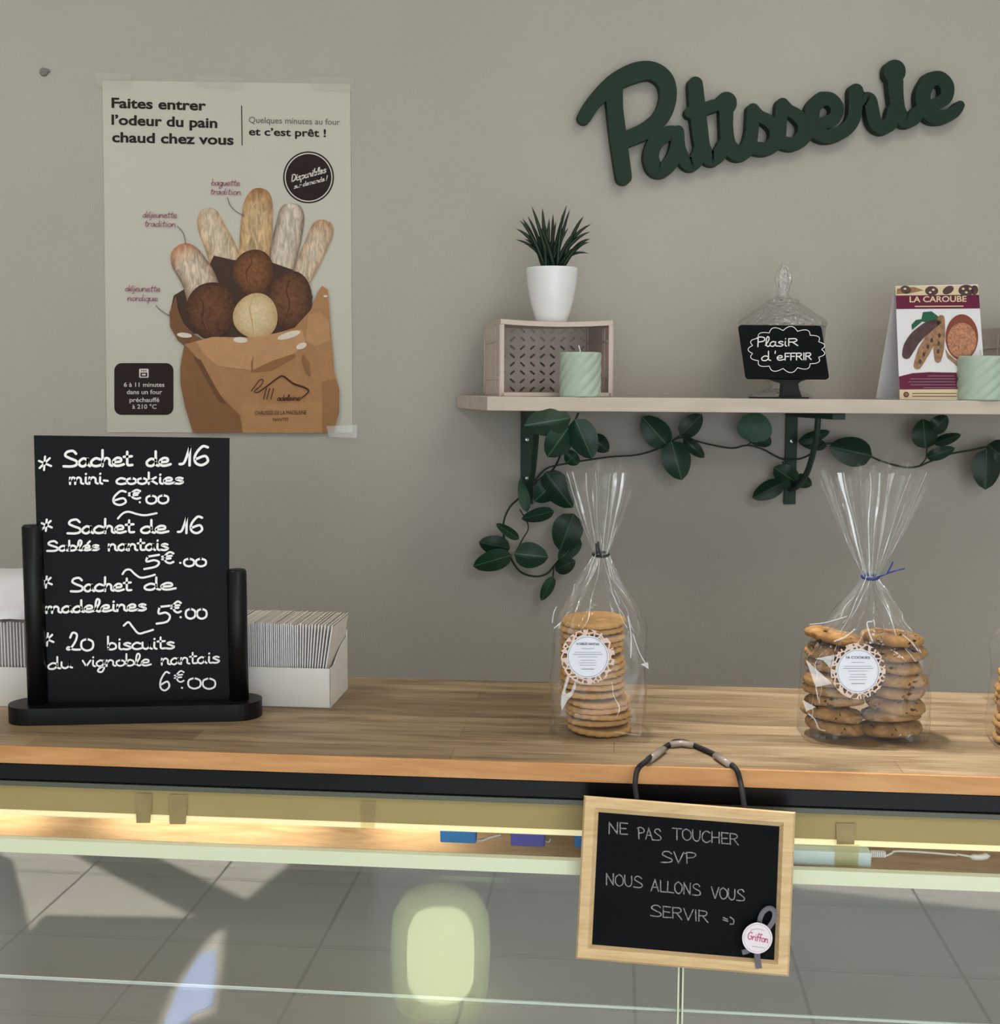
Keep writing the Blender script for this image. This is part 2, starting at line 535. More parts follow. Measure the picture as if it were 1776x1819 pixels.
def wood_mat(name, cols, plank=.0, scale=(3, 26, 26), rough=.45, plank_len=.42):
    """strip-glued timber: strips along local x, each its own tone, with grain"""
    m = mat(name, (1, 1, 1), rough, spec=.4); nt = m.node_tree; N = nt.nodes; L = nt.links.new; b = N['Principled BSDF']
    tc = N.new('ShaderNodeTexCoord')
    mp = N.new('ShaderNodeMapping'); mp.inputs['Scale'].default_value = scale
    n = N.new('ShaderNodeTexNoise'); n.inputs['Scale'].default_value = 2.2; n.inputs['Detail'].default_value = 8; n.inputs['Roughness'].default_value = .65; n.inputs['Distortion'].default_value = .6
    L(tc.outputs['Object'], mp.inputs[0]); L(mp.outputs[0], n.inputs['Vector'])
    cr = N.new('ShaderNodeValToRGB'); L(n.outputs['Fac'], cr.inputs[0])
    e = cr.color_ramp.elements
    e[0].position = .30; e[0].color = (*cols[0], 1); e[1].position = .72; e[1].color = (*cols[2], 1)
    k = e.new(.5); k.color = (*cols[1], 1)
    src = cr.outputs[0]
    if plank:
        br = N.new('ShaderNodeTexBrick'); br.offset = .37; br.inputs['Scale'].default_value = 1
        br.inputs['Brick Width'].default_value = plank_len; br.inputs['Row Height'].default_value = plank
        br.inputs['Mortar Size'].default_value = .0006; br.inputs['Mortar Smooth'].default_value = .6
        br.inputs['Color1'].default_value = (1.16, 1.13, 1.09, 1); br.inputs['Color2'].default_value = (.74, .70, .64, 1); br.inputs['Mortar'].default_value = (.62, .55, .5, 1)
        L(tc.outputs['Object'], br.inputs['Vector'])
        mx = N.new('ShaderNodeMix'); mx.data_type = 'RGBA'; mx.blend_type = 'MULTIPLY'; mx.inputs[0].default_value = 1
        L(src, mx.inputs[6]); L(br.outputs['Color'], mx.inputs[7]); src = mx.outputs[2]
        # worn dark streaks
        mp2 = N.new('ShaderNodeMapping'); mp2.inputs['Scale'].default_value = (5, 60, 60); L(tc.outputs['Object'], mp2.inputs[0])
        n3 = N.new('ShaderNodeTexNoise'); n3.inputs['Scale'].default_value = 1; n3.inputs['Detail'].default_value = 3; L(mp2.outputs[0], n3.inputs['Vector'])
        mr = N.new('ShaderNodeMapRange'); mr.inputs[1].default_value = .66; mr.inputs[2].default_value = .74; mr.inputs[3].default_value = 1; mr.inputs[4].default_value = .66; L(n3.outputs[0], mr.inputs[0])
        mx2 = N.new('ShaderNodeMix'); mx2.data_type = 'RGBA'; mx2.blend_type = 'MULTIPLY'; mx2.inputs[0].default_value = 1
        L(src, mx2.inputs[6]); L(mr.outputs[0], mx2.inputs[7]); src = mx2.outputs[2]
    L(src, b.inputs['Base Color'])
    return m


topwood = wood_mat('counter_wood', [rgb(104, 86, 62), rgb(146, 126, 98), rgb(172, 154, 128)], plank=.038)
edgewood = wood_mat('counter_edge_wood', [rgb(178, 122, 72), rgb(200, 146, 92), rgb(216, 166, 112)], rough=.5)
stripwood = wood_mat('panel_wood', [rgb(138, 108, 74), rgb(170, 138, 100), rgb(190, 160, 120)], scale=(4, 40, 40), rough=.5)
framewood = wood_mat('frame_beech', [rgb(204, 168, 122), rgb(220, 188, 142), rgb(232, 204, 160)], scale=(5, 30, 60), rough=.55)

# leaf with veins: u across, v along
leafm = mat('ivy_leaf', rgb(22, 58, 38), .42, spec=.4); nt = leafm.node_tree; N = nt.nodes; L = nt.links.new; b = N['Principled BSDF']
tc = N.new('ShaderNodeTexCoord'); sx = N.new('ShaderNodeSeparateXYZ'); L(tc.outputs['UV'], sx.inputs[0])
ab = N.new('ShaderNodeMath'); ab.operation = 'ABSOLUTE'; L(sx.outputs[0], ab.inputs[0])
rib = N.new('ShaderNodeMapRange'); rib.inputs[1].default_value = .02; rib.inputs[2].default_value = .07; rib.inputs[3].default_value = 1; rib.inputs[4].default_value = 0; L(ab.outputs[0], rib.inputs[0])
sv = N.new('ShaderNodeMath'); sv.operation = 'MULTIPLY_ADD'; sv.inputs[1].default_value = -.55; L(ab.outputs[0], sv.inputs[0]); L(sx.outputs[1], sv.inputs[2])
sm = N.new('ShaderNodeMath'); sm.operation = 'MULTIPLY'; sm.inputs[1].default_value = 48; L(sv.outputs[0], sm.inputs[0])
sn = N.new('ShaderNodeMath'); sn.operation = 'SINE'; L(sm.outputs[0], sn.inputs[0])
sr = N.new('ShaderNodeMapRange'); sr.inputs[1].default_value = .86; sr.inputs[2].default_value = 1; sr.inputs[3].default_value = 0; sr.inputs[4].default_value = .35; L(sn.outputs[0], sr.inputs[0])
mxv = N.new('ShaderNodeMath'); mxv.operation = 'MAXIMUM'; L(rib.outputs[0], mxv.inputs[0]); L(sr.outputs[0], mxv.inputs[1])
oi = N.new('ShaderNodeObjectInfo')
vr = N.new('ShaderNodeMapRange'); vr.inputs[3].default_value = .65; vr.inputs[4].default_value = 1.25; L(oi.outputs['Random'], vr.inputs[0])
mg = N.new('ShaderNodeMix'); mg.data_type = 'RGBA'; L(mxv.outputs[0], mg.inputs[0]); mg.inputs[6].default_value = (*rgb(20, 54, 36), 1); mg.inputs[7].default_value = (*rgb(66, 104, 76), 1)
mm = N.new('ShaderNodeMix'); mm.data_type = 'RGBA'; mm.blend_type = 'MULTIPLY'; mm.inputs[0].default_value = 1; L(mg.outputs[2], mm.inputs[6]); L(vr.outputs[0], mm.inputs[7])
L(mm.outputs[2], b.inputs['Base Color'])
paleleaf = mat('ivy_leaf_underside', rgb(70, 104, 84), .6, spec=.3, noise=.12, nscale=40)

# cookie dough with chocolate chips
cookiem = mat('cookie_dough', rgb(196, 150, 92), .85, spec=.1, bump=1.0, bscale=160); nt = cookiem.node_tree; N = nt.nodes; L = nt.links.new; b = N['Principled BSDF']
tc = N.new('ShaderNodeTexCoord'); vo = N.new('ShaderNodeTexVoronoi'); vo.inputs['Scale'].default_value = 95
cw_ = N.new('ShaderNodeTexNoise'); cw_.inputs['Scale'].default_value = 130; L(tc.outputs['Object'], cw_.inputs['Vector'])
cx_ = N.new('ShaderNodeMix'); cx_.data_type = 'RGBA'; cx_.blend_type = 'LINEAR_LIGHT'; cx_.inputs[0].default_value = .008; L(tc.outputs['Object'], cx_.inputs[6]); L(cw_.outputs['Color'], cx_.inputs[7]); L(cx_.outputs[2], vo.inputs['Vector'])
cm_ = N.new('ShaderNodeMapRange'); cm_.inputs[1].default_value = .20; cm_.inputs[2].default_value = .27; cm_.inputs[3].default_value = 1; cm_.inputs[4].default_value = 0; L(vo.outputs['Distance'], cm_.inputs[0])
sel = N.new('ShaderNodeMath'); sel.operation = 'GREATER_THAN'; sel.inputs[1].default_value = .62
sxx = N.new('ShaderNodeSeparateColor'); L(vo.outputs['Color'], sxx.inputs[0]); L(sxx.outputs[0], sel.inputs[0])
mu = N.new('ShaderNodeMath'); mu.operation = 'MULTIPLY'; L(cm_.outputs[0], mu.inputs[0]); L(sel.outputs[0], mu.inputs[1])
nz = N.new('ShaderNodeTexNoise'); nz.inputs['Scale'].default_value = 80; nz.inputs['Detail'].default_value = 6; L(tc.outputs['Object'], nz.inputs['Vector'])
cr = N.new('ShaderNodeValToRGB'); L(nz.outputs[0], cr.inputs[0]); cr.color_ramp.elements[0].position = .3; cr.color_ramp.elements[0].color = (*rgb(124, 86, 50), 1); cr.color_ramp.elements[1].position = .7; cr.color_ramp.elements[1].color = (*rgb(176, 138, 90), 1)
mk = N.new('ShaderNodeMix'); mk.data_type = 'RGBA'; L(mu.outputs[0], mk.inputs[0]); L(cr.outputs[0], mk.inputs[6]); mk.inputs[7].default_value = (*rgb(52, 34, 28), 1)
L(mk.outputs[2], b.inputs['Base Color'])

# clear sticker with a printed brown pattern ring
ringm = bpy.data.materials.new('sticker_ring'); ringm.use_nodes = True; nt = ringm.node_tree; N = nt.nodes; L = nt.links.new
b = N['Principled BSDF']; b.inputs['Base Color'].default_value = (*rgb(214, 190, 178), 1); b.inputs['Roughness'].default_value = .35
tc = N.new('ShaderNodeTexCoord'); vo = N.new('ShaderNodeTexVoronoi'); vo.feature = 'DISTANCE_TO_EDGE'; vo.inputs['Scale'].default_value = 190; L(tc.outputs['Object'], vo.inputs['Vector'])
gt = N.new('ShaderNodeMath'); gt.operation = 'LESS_THAN'; gt.inputs[1].default_value = .13; L(vo.outputs['Distance'], gt.inputs[0])
trn = N.new('ShaderNodeBsdfTransparent'); mxs = N.new('ShaderNodeMixShader'); L(gt.outputs[0], mxs.inputs[0]); L(trn.outputs[0], mxs.inputs[1]); L(b.outputs[0], mxs.inputs[2]); L(mxs.outputs[0], N['Material Output'].inputs[0])

# floor tiles laid square to the counter
tilem = mat('floor_tiles', (.5, .5, .48), .16, spec=.5); nt = tilem.node_tree; N = nt.nodes; L = nt.links.new; b = N['Principled BSDF']
tc = N.new('ShaderNodeTexCoord'); mp = N.new('ShaderNodeMapping'); mp.inputs['Rotation'].default_value = (0, 0, CA); L(tc.outputs['Object'], mp.inputs[0])
br = N.new('ShaderNodeTexBrick'); br.offset = 0; br.inputs['Scale'].default_value = 1; br.inputs['Brick Width'].default_value = .45; br.inputs['Row Height'].default_value = .45; br.inputs['Mortar Size'].default_value = .005
br.inputs['Color1'].default_value = (*rgb(196, 192, 184), 1); br.inputs['Color2'].default_value = (*rgb(188, 184, 176), 1); br.inputs['Mortar'].default_value = (*rgb(112, 110, 104), 1)
L(mp.outputs[0], br.inputs['Vector']); L(br.outputs['Color'], b.inputs['Base Color'])


# ------------------------------------------------------------------ lettering
CAPH = None


def font_geo(s, bold=0.0):
    cu = bpy.data.curves.new('t', 'FONT'); cu.body = s; cu.offset = bold; cu.resolution_u = 4
    o = bpy.data.objects.new('t', cu); COL.objects.link(o)
    dg = bpy.context.evaluated_depsgraph_get(); dg.update()
    me = bpy.data.meshes.new_from_object(o.evaluated_get(dg))
    vs = [tuple(v.co) for v in me.vertices]; fs = [tuple(p.vertices) for p in me.polygons]
    bpy.data.objects.remove(o); bpy.data.curves.remove(cu); bpy.data.meshes.remove(me)
    return vs, fs


def text(mb, s, x0, x1, yb0, yb1, cap, M, bold=0.0, m=0, slant=0):
    """printed text between pixels x0..x1 on the baseline yb0 -> yb1, capital height cap"""
    global CAPH
    if CAPH is None:
        CAPH = max(v[1] for v in font_geo('H')[0])
    vs, fs = font_geo(s, bold)
    a = min(v[0] for v in vs); w = max(v[0] for v in vs) - a
    ids = []
    for v in vs:
        t = (v[0] - a) / w
        yy = v[1] / CAPH * cap
        ids.append(mb.V(M(x0 + t * (x1 - x0) + slant * yy, yb0 + t * (yb1 - yb0) - yy)))
    for f in fs:
        mb.Fc([ids[i] for i in f], m)


bowl = [(.80, .80), (.45, 1), (.08, .62), (.12, .16), (.45, .0), (.75, .35), (.82, .9)]
G = {
    'a': (1.08, [bowl, [(.82, .95), (.82, .3), (1.02, .02)]]),
    'b': (1.0, [[(.1, 2), (.1, 1), (.12, .08)], [(.12, .55), (.4, 1), (.8, .8), (.85, .25), (.45, 0), (.12, .12)]]),
    'c': (.95, [[(.82, .85), (.45, 1), (.08, .62), (.12, .16), (.5, 0), (.95, .15)]]),
    'd': (1.08, [[(.78, .75), (.42, .95), (.05, .55), (.12, .1), (.5, .02), (.8, .4)], [(.8, 1.9), (.8, 1), (.83, .2), (1.05, .02)]]),
    'e': (1.0, [[(.12, .48), (.7, .55), (.72, .92), (.38, 1), (.07, .6), (.15, .12), (.5, 0), (1.0, .18)]]),
    'f': (.7, [[(.65, 1.8), (.4, 2), (.25, 1.6), (.25, 0)], [(0, 1), (.6, 1.02)]]),
    'g': (1.02, [bowl, [(.82, .95), (.85, -.2), (.6, -.95), (.2, -.85), (.35, -.35), (.95, .1)]]),
    'h': (.98, [[(.1, 2), (.1, 1), (.1, 0)], [(.1, .5), (.4, 1), (.7, .8), (.73, .2), (.95, .02)]]),
    'i': (.5, [[(.2, 1), (.2, .2), (.42, 0)], [(.2, 1.5), (.22, 1.56)]]),
    'j': (.5, [[(.25, 1), (.25, -.6), (-.05, -.8)], [(.25, 1.5), (.27, 1.56)]]),
    'k': (.95, [[(.1, 1.9), (.1, 0)], [(.75, 1.1), (.12, .5)], [(.3, .62), (.85, 0)]]),
    'l': (.62, [[(.02, .25), (.42, 1.2), (.46, 1.85), (.25, 2), (.12, 1.4), (.13, .35), (.4, 0), (.62, .2)]]),
    'L2': (.55, [[(.1, 2), (.1, .3), (.4, 0)]]),
    'm': (1.55, [[(.08, 1), (.08, 0)], [(.08, .5), (.35, 1), (.62, .8), (.62, 0)], [(.62, .5), (.92, 1), (1.22, .8), (1.25, .2), (1.48, .02)]]),
    'n': (1.02, [[(.08, 1), (.08, 0)], [(.08, .5), (.4, 1), (.72, .8), (.75, .2), (.98, .02)]]),
    'o': (.98, [[(.5, 1), (.1, .75), (.1, .25), (.45, 0), (.85, .25), (.85, .75), (.5, 1)]]),
    'p': (1.0, [[(.1, 1), (.1, -.8)], [(.1, .5), (.4, 1), (.8, .8), (.82, .25), (.45, 0), (.12, .2)]]),
    'q': (1.0, [bowl, [(.82, .95), (.82, -.85)]]),
    'r': (.75, [[(.08, 1), (.08, 0)], [(.08, .5), (.35, .95), (.68, .9)]]),
    's': (.9, [[(.75, .88), (.45, 1), (.15, .78), (.5, .52), (.8, .28), (.5, 0), (.05, .06)]]),
    't': (.8, [[(.3, 1.75), (.3, .8), (.35, .1), (.75, .08)], [(0, 1.12), (.7, 1.18)]]),
    'u': (1.02, [[(.08, 1), (.1, .3), (.4, 0), (.72, .35), (.75, 1)], [(.75, 1), (.77, .25), (.98, .02)]]),
    'v': (.92, [[(.05, 1), (.42, .02)], [(.42, .02), (.85, 1)]]),
    'x': (.9, [[(.05, 1), (.85, 0)], [(.85, 1), (.05, 0)]]),
    'S': (1.35, [[(1.15, 1.62), (.85, 1.98), (.35, 1.85), (.2, 1.4), (.6, 1.05), (1.15, .7), (1.2, .25), (.8, .02), (.05, .05)]]),
    'P': (1.25, [[(.2, 1.95), (.22, 0)], [(0, 1.75), (.5, 2), (1.1, 1.75), (1.0, 1.15), (.3, .95)]]),
    'N': (1.3, [[(.1, 0), (.12, 1.95)], [(.12, 1.95), (1.05, .05)], [(1.05, .05), (1.08, 2)]]),
    'E': (1.1, [[(.95, 1.95), (.12, 1.95)], [(.12, 1.95), (.12, .02)], [(.12, .02), (1.0, .05)], [(.12, 1.0), (.8, 1.02)]]),
    'A': (1.3, [[(.05, 0), (.6, 2)], [(.6, 2), (1.15, 0)], [(.25, .7), (.98, .72)]]),
    'T': (1.25, [[(.05, 1.95), (1.2, 1.95)], [(.62, 1.95), (.62, 0)]]),
    'O': (1.3, [[(.6, 2), (.12, 1.5), (.12, .5), (.6, 0), (1.1, .5), (1.1, 1.5), (.6, 2)]]),
    'U': (1.25, [[(.1, 1.95), (.12, .5), (.55, 0), (1.0, .5), (1.02, 1.95)]]),
    'C': (1.2, [[(1.05, 1.7), (.6, 2), (.12, 1.4), (.12, .5), (.6, 0), (1.1, .3)]]),
    'H': (1.25, [[(.1, 1.95), (.1, 0)], [(1.0, 1.95), (1.0, 0)], [(.1, 1), (1.0, 1)]]),
    'R': (1.25, [[(.1, 1.95), (.1, 0)], [(.1, 1.9), (.8, 1.9), (1.0, 1.45), (.7, 1.05), (.1, 1.0)], [(.5, 1.0), (1.1, 0)]]),
    'V': (1.2, [[(.05, 1.95), (.55, .02)], [(.55, .02), (1.1, 1.95)]]),
    'L': (1.05, [[(.12, 1.95), (.12, .03)], [(.12, .03), (.95, .03)]]),
    'I': (.45, [[(.2, 1.95), (.2, 0)]]),
    'D': (1.3, [[(.15, 1.95), (.15, 0)], [(.0, 1.95), (.7, 1.9), (1.15, 1.2), (1.0, .4), (.5, 0), (.1, .02)]]),
    'F': (1.05, [[(.95, 1.95), (.12, 1.95)], [(.12, 1.95), (.12, 0)], [(.12, 1.05), (.8, 1.05)]]),
    'M': (1.5, [[(.05, 0), (.2, 1.95)], [(.2, 1.95), (.7, .5)], [(.7, .5), (1.2, 1.95)], [(1.2, 1.95), (1.35, 0)]]),
    'G': (1.4, [[(1.1, 1.7), (.7, 2), (.15, 1.4), (.2, .4), (.7, 0), (1.1, .4), (1.1, .95), (.7, .9)]]),
    '0': (1.35, [[(.62, 1.3), (.12, 1.0), (.12, .3), (.62, 0), (1.15, .3), (1.15, 1.0), (.62, 1.3)]]),
    '1': (.95, [[(.0, .15), (.35, .35), (.75, 1.95)], [(.75, 1.95), (.72, 0)]]),
    '2': (1.3, [[(.3, 1.4), (.55, 1.95), (.95, 1.75), (.8, 1.0), (.3, .15), (.0, .12), (.15, .35), (.6, .1), (1.25, .1)]]),
    '5': (1.3, [[(1.15, 1.95), (.3, 1.9)], [(.3, 1.9), (.22, 1.15), (.8, 1.2), (1.15, .75), (.9, .15), (.05, .0)]]),
    '6': (1.3, [[(1.1, 1.85), (.7, 1.95), (.2, 1.1), (.2, .3), (.65, 0), (1.1, .4), (.9, .95), (.25, .65)]]),
    '*': (1.0, [[(.5, 1), (.42, 0)], [(.05, .68), (.95, .3)], [(.1, .15), (.85, .88)]]),
    '-': (.6, [[(.08, .5), (.5, .42)]]),
    '=': (.8, [[(.1, .75), (.6, .75)], [(.1, .35), (.6, .35)]]),
    ')': (.5, [[(.05, 1.3), (.4, 1.0), (.4, .2), (.05, -.1)]]),
    "'": (.35, [[(.15, 2), (.1, 1.5)]]),
    '!': (.4, [[(.2, 2), (.15, .6)], [(.12, .08), (.12, .0)]]),
    '€': (1.1, [[(1.0, 1.7), (.65, 1.95), (.25, 1.3), (.3, .4), (.65, 0), (1.0, .2)], [(.0, 1.2), (.85, 1.3)], [(.0, .75), (.75, .85)]]),
    ' ': (.6, []),
}
G['é'] = (1.0, G['e'][1] + [[(.55, 1.35), (.8, 1.8)]])
G['â'] = (1.08, G['a'][1] + [[(.3, 1.3), (.5, 1.55)], [(.5, 1.55), (.7, 1.3)]])


def hand(mb, s, x0, x1, yb0, yb1, xh, hw, M, m=0, slant=0, M2=None, jit=0):
    """handwritten word: fits x0..x1, baseline yb0 -> yb1, x-height xh"""
    tot = sum(G[c][0] for c in s); x = 0
    for c in s:
        adv, strokes = G[c]
        for st in strokes:
            pts = []
            for (px, py) in st:
                t = (x + px) / tot
                pts.append((x0 + t * (x1 - x0) + slant * py * xh + random.uniform(-jit, jit), yb0 + t * (yb1 - yb0) - py * xh + random.uniform(-jit, jit)))
            mb.ribbon(pts, hw, M, M2, m=m, sm=5, caps=5)
        x += adv


def planeY(Y): return lambda x, y: atY(x, y, Y)
def planeD(D): return lambda x, y: atD(x, y, D)


# ================================================================== THE SETTING
XL, XR, YR, ZC = -3.2, 2.8, -4.7, 2.72
mb = MB(); mb.box(XL - .2, XR + .2, YR - .1, .15, -.1, 0); struct(mb.build('floor', tilem))
def glass_floor(x, y):
    '''the shop floor point that shows in the case glass at a pixel'''
    q = atD(x, y, 1.12); d = ray(x, y); d = d - CN * (2 * d.dot(CN))
    return q + d * (-q.z / d.z)


shp = [glass_floor(*p_) for p_ in ((358, 1702), (383, 1699), (379, 1742), (371, 1788), (338, 1802), (332, 1840), (285, 1840), (318, 1762))]
gaph = []  # added opening in the unseen left wall, letting sun onto the blue sheet
for q in shp:
    tt = (q.x - XL + .025) / SUN_H.x; gaph.append(Vector((q.y - SUN_H.y * tt, tt * math.tan(SUN_EL))))
gc = sum(gaph, Vector((0, 0))) / len(gaph)
gaph = [tuple(gc + (g_ - gc) * 1.8) for g_ in gaph]
mb = MB(); mb.box(XL - .2, XR + .2, YR - .1, .15, ZC, ZC + .1); struct(mb.build('ceiling', ceilm))
mb = MB(); mb.box(XL - .2, XR + .2, 0, .15, 0, ZC); struct(mb.build('wall_back', wallm))
mb = MB(); mb.box(XR, XR + .2, YR, 0, 0, ZC); struct(mb.build('wall_right', whitewall))
# left wall: bay, pier, bay cut to shape a sun patch, added sun gap
mb = MB()
mb.prism([(YR, 0), (0, 0), (0, ZC), (YR, ZC)], lambda y, z: Vector((XL - .05, y, z)), lambda y, z: Vector((XL, y, z)),
         holes=[[(-4.69, .12), (-4.165, .12), (-4.165, 2.2), (-4.69, 2.2)], [(-4.0, .12), (-3.77, .12), (-3.77, 1.05), (-3.48, 1.61), (-3.64, 1.54), (-4.0, 2.09)], gaph])
struct(mb.build('wall_left', whitewall))
# rear wall: wide shop window
RX0, RX1, RZ = -1.6, 2.2, 2.17
mb = MB()
for (x0, x1, z0, z1) in ((XL - .2, RX0, 0, ZC), (RX1, XR + .2, 0, ZC), (RX0, RX1, RZ, ZC), (RX0, RX1, 0, .12)):
    mb.box(x0, x1, YR - .05, YR, z0, z1)
struct(mb.build('wall_rear', whitewall))
w1 = struct(bpy.data.objects.new('window_1', None)); COL.objects.link(w1); ROOTM['window_1'] = Matrix.Identity(4)
for (y0, y1) in ((-4.0, -3.47), (-4.69, -4.165)):
    mb = MB(); mb.box(XL - .062, XL - .056, y0, y1, .12, 2.2); mb.build('pane', windowg, w1)
    mb = MB()
    for (a, c, z0, z1) in ((y0, y0 + .008, .12, 2.2), (y1 - .008, y1, .12, 2.2), (y0, y1, .12, .14), (y0, y1, 2.19, 2.2)):
        mb.box(XL - .075, XL - .051, a, c, z0, z1)
    mb.build('window_frame', frame_m, w1)
w2 = struct(bpy.data.objects.new('window_2', None)); COL.objects.link(w2); ROOTM['window_2'] = Matrix.Identity(4)
mb = MB(); mb.box(RX0, RX1, YR - .062, YR - .056, .12, RZ); mb.build('pane', windowg, w2)
mb = MB()
for (a, c, z0, z1) in ((RX0, RX0 + .03, .12, RZ), (RX1 - .03, RX1, .12, RZ), (1.2, 1.25, .12, RZ), (RX0, RX1, .12, .15), (RX0, RX1, RZ - .01, RZ)):
    mb.box(a, c, YR - .075, YR - .051, z0, z1)
mb.build('window_frame', frame_m, w2)
# lamps in the ceiling
for i, (lx, ly, pw) in enumerate(CEIL_LAMPS):
    t = thing('ceiling_lamp', ['square ceiling light above the wall shelf', 'square ceiling light above the left of the counter', 'square ceiling light over the shop floor by the window'][i], 'ceiling light', (lx, ly, ZC))
    mb = MB()
    for (a, c, d, e) in ((-.31, .31, -.31, -.28), (-.31, .31, .28, .31), (-.31, -.28, -.28, .28), (.28, .31, -.28, .28)):
        mb.box(lx + a, lx + c, ly + d, ly + e, ZC - .03, ZC)
    mb.build('lamp_frame', ceilm, t)
    mb = MB(); mb.box(lx - .28, lx + .28, ly - .28, ly + .28, ZC - .018, ZC); mb.build('lamp_diffuser', ceil_em, t)

t = thing('ceiling_spotlight', 'small round recessed spotlight over the right of the counter', 'spotlight', SPOT)
mb = MB(); mb.lathe([(.045, .0), (.055, .0), (.055, .06), (.04, .06), (.045, .0)], SPOT, 32); mb.build('bezel', ceilm, t, True)
mb = MB(); cq = sum(shp, Vector()) / len(shp)  # added sunlit sheet, out of view, giving the blue shape in the glass
mb.prism([(cq.x + (q.x - cq.x) * 1.2, cq.y + (q.y - cq.y) * 1.1) for q in shp], lambda x, y: Vector((x, y, .0005)), lambda x, y: Vector((x, y, .002)))
tag(rebase(mb.build('paper_sheet', mat('added_blue_sheet', rgb(150, 172, 222), .6)), (cq.x, cq.y, .0005)), 'added pale blue sheet on the floor mirrored at lower left of glass', 'paper')
# added lantern, itself out of view, making the glow mirrored in the case glass
LP = Vector((-.585, -2.80, 0))
t = thing('added_lantern', 'added frosted lantern on the shop floor making the mirrored glow', 'lantern', LP)
mb = MB(); mb.lathe([(0, 0), (.10, 0), (.115, .01), (.125, .05), (.13, .15), (.125, .24), (.10, .285), (0, .29)], LP, 40); mb.build('shade', frost, t, True)
mb = MB(); mb.lathe([(0, .03), (.075, .035), (.086, .06), (.088, .14), (.085, .2), (.07, .232), (0, .236)], LP, 32); mb.build('lamp_core', lantern_core, t, True)

# ================================================================== WALL: plug, poster, sign, shelf
p = atY(78, 128, 0)
mb = MB(); mb.tube([p + Vector((0, .002, 0)), p + Vector((0, -.004, 0))], [.0075, .006], 12); mb.tube([p + Vector((.006, .002, .002)), p + Vector((.007, -.003, .002))], [.004, .003], 8)
tag(rebase(mb.build('wall_plug', plugm), p), 'small grey plug left in the wall above left of poster', 'wall plug')

poster = thing('poster', 'taped bread poster showing loaves in a brown paper bag', 'poster', atY(405, 460, 0))
PL = lambda k: planeY(-.0012 - .00035 * k)
mb = MB()
nx_, ny_ = 10, 12
tl, tr_, br_, bl = (182, 143), (622, 149), (626, 769), (190, 768)
ids = []
for j in range(ny_ + 1):
    for i in range(nx_ + 1):
        u, v = i / nx_, j / ny_
        x = (tl[0] * (1 - u) + tr_[0] * u) * (1 - v) + (bl[0] * (1 - u) + br_[0] * u) * v
        y = (tl[1] * (1 - u) + tr_[1] * u) * (1 - v) + (bl[1] * (1 - u) + br_[1] * u) * v
        ids.append(mb.V(atY(x, y, -.001)))
for j in range(ny_):
    for i in range(nx_):
        a = j * (nx_ + 1) + i; mb.Fc([ids[a], ids[a + 1], ids[a + nx_ + 2], ids[a + nx_ + 1]])
sheet = mb.build('sheet', pr_paper, poster)
mb = MB(); M = PL(1)
text(mb, 'Faites entrer', 198, 366, 191, 196, 17, M, .029)
text(mb, "l’odeur du pain", 198, 386, 221, 227, 17, M, .029)
text(mb, 'chaud chez vous', 199, 415, 252, 257, 17, M, .029)
text(mb, 'et c’est prêt !', 442, 579, 240, 243, 13, M, .024)
mb.ribbon([(429, 188), (430, 258)], .8, M)
text(mb, 'Quelques minutes au four', 442, 604, 218, 222, 10.5, M, .008, m=1)
mb.build('printed_heading', [pr_dark, pr_grey], sheet)


def circ(cx, cy, rx, ry=None, n=40, rot=0):
    ry = ry or rx
    return [(cx + rx * cos(2 * pi * k / n) * cos(rot) - ry * sin(2 * pi * k / n) * sin(rot), cy + rx * cos(2 * pi * k / n) * sin(rot) + ry * sin(2 * pi * k / n) * cos(rot)) for k in range(n)]


mb = MB()
mb.poly(circ(548, 315, 45.2, 46.2), PL(1), 0); mb.poly(circ(548, 315, 42.5, 43.5), PL(2), 1); mb.poly(circ(548, 315, 40.5, 41.5), PL(3), 0)
M = PL(4)
hand(mb, 'Disponibles', 517, 579, 323, 306, 6.2, 1.0, M, 1, slant=.15)
hand(mb, 'sur demande !', 522, 581, 335, 320, 4.2, .7, M, 1, slant=.15)
mb.build('printed_badge', [pr_dark, pr_white], sheet)
for lines, tail in (([('baguette', 375, 426, 329), ('tradition', 373, 428, 345)], [(404, 351), (409, 365), (420, 376), (433, 383)]),
                    ([('déjeunette', 253, 314, 386), ('tradition', 256, 312, 402)], [(315, 402), (324, 412), (328, 423), (329, 434)]),
                    ([('déjeunette', 222, 284, 517), ('nordique', 226, 280, 534)], [(277, 543), (286, 552), (301, 561)])):
    mb = MB()
    for w, a, c, y in lines:
        hand(mb, w, a, c, y, y + 1, 5.6, .62, PL(6), slant=.22)
    mb.ribbon(tail, .7, PL(8), m=1)
    mb.build('printed_caption', [pr_mauve, pr_grey], sheet)


def z3(x, y): return (280 + x * .19144, 320 + y * .19144)
def z4(x, y): return (280 + x * .2027, 490 + y * .2027)


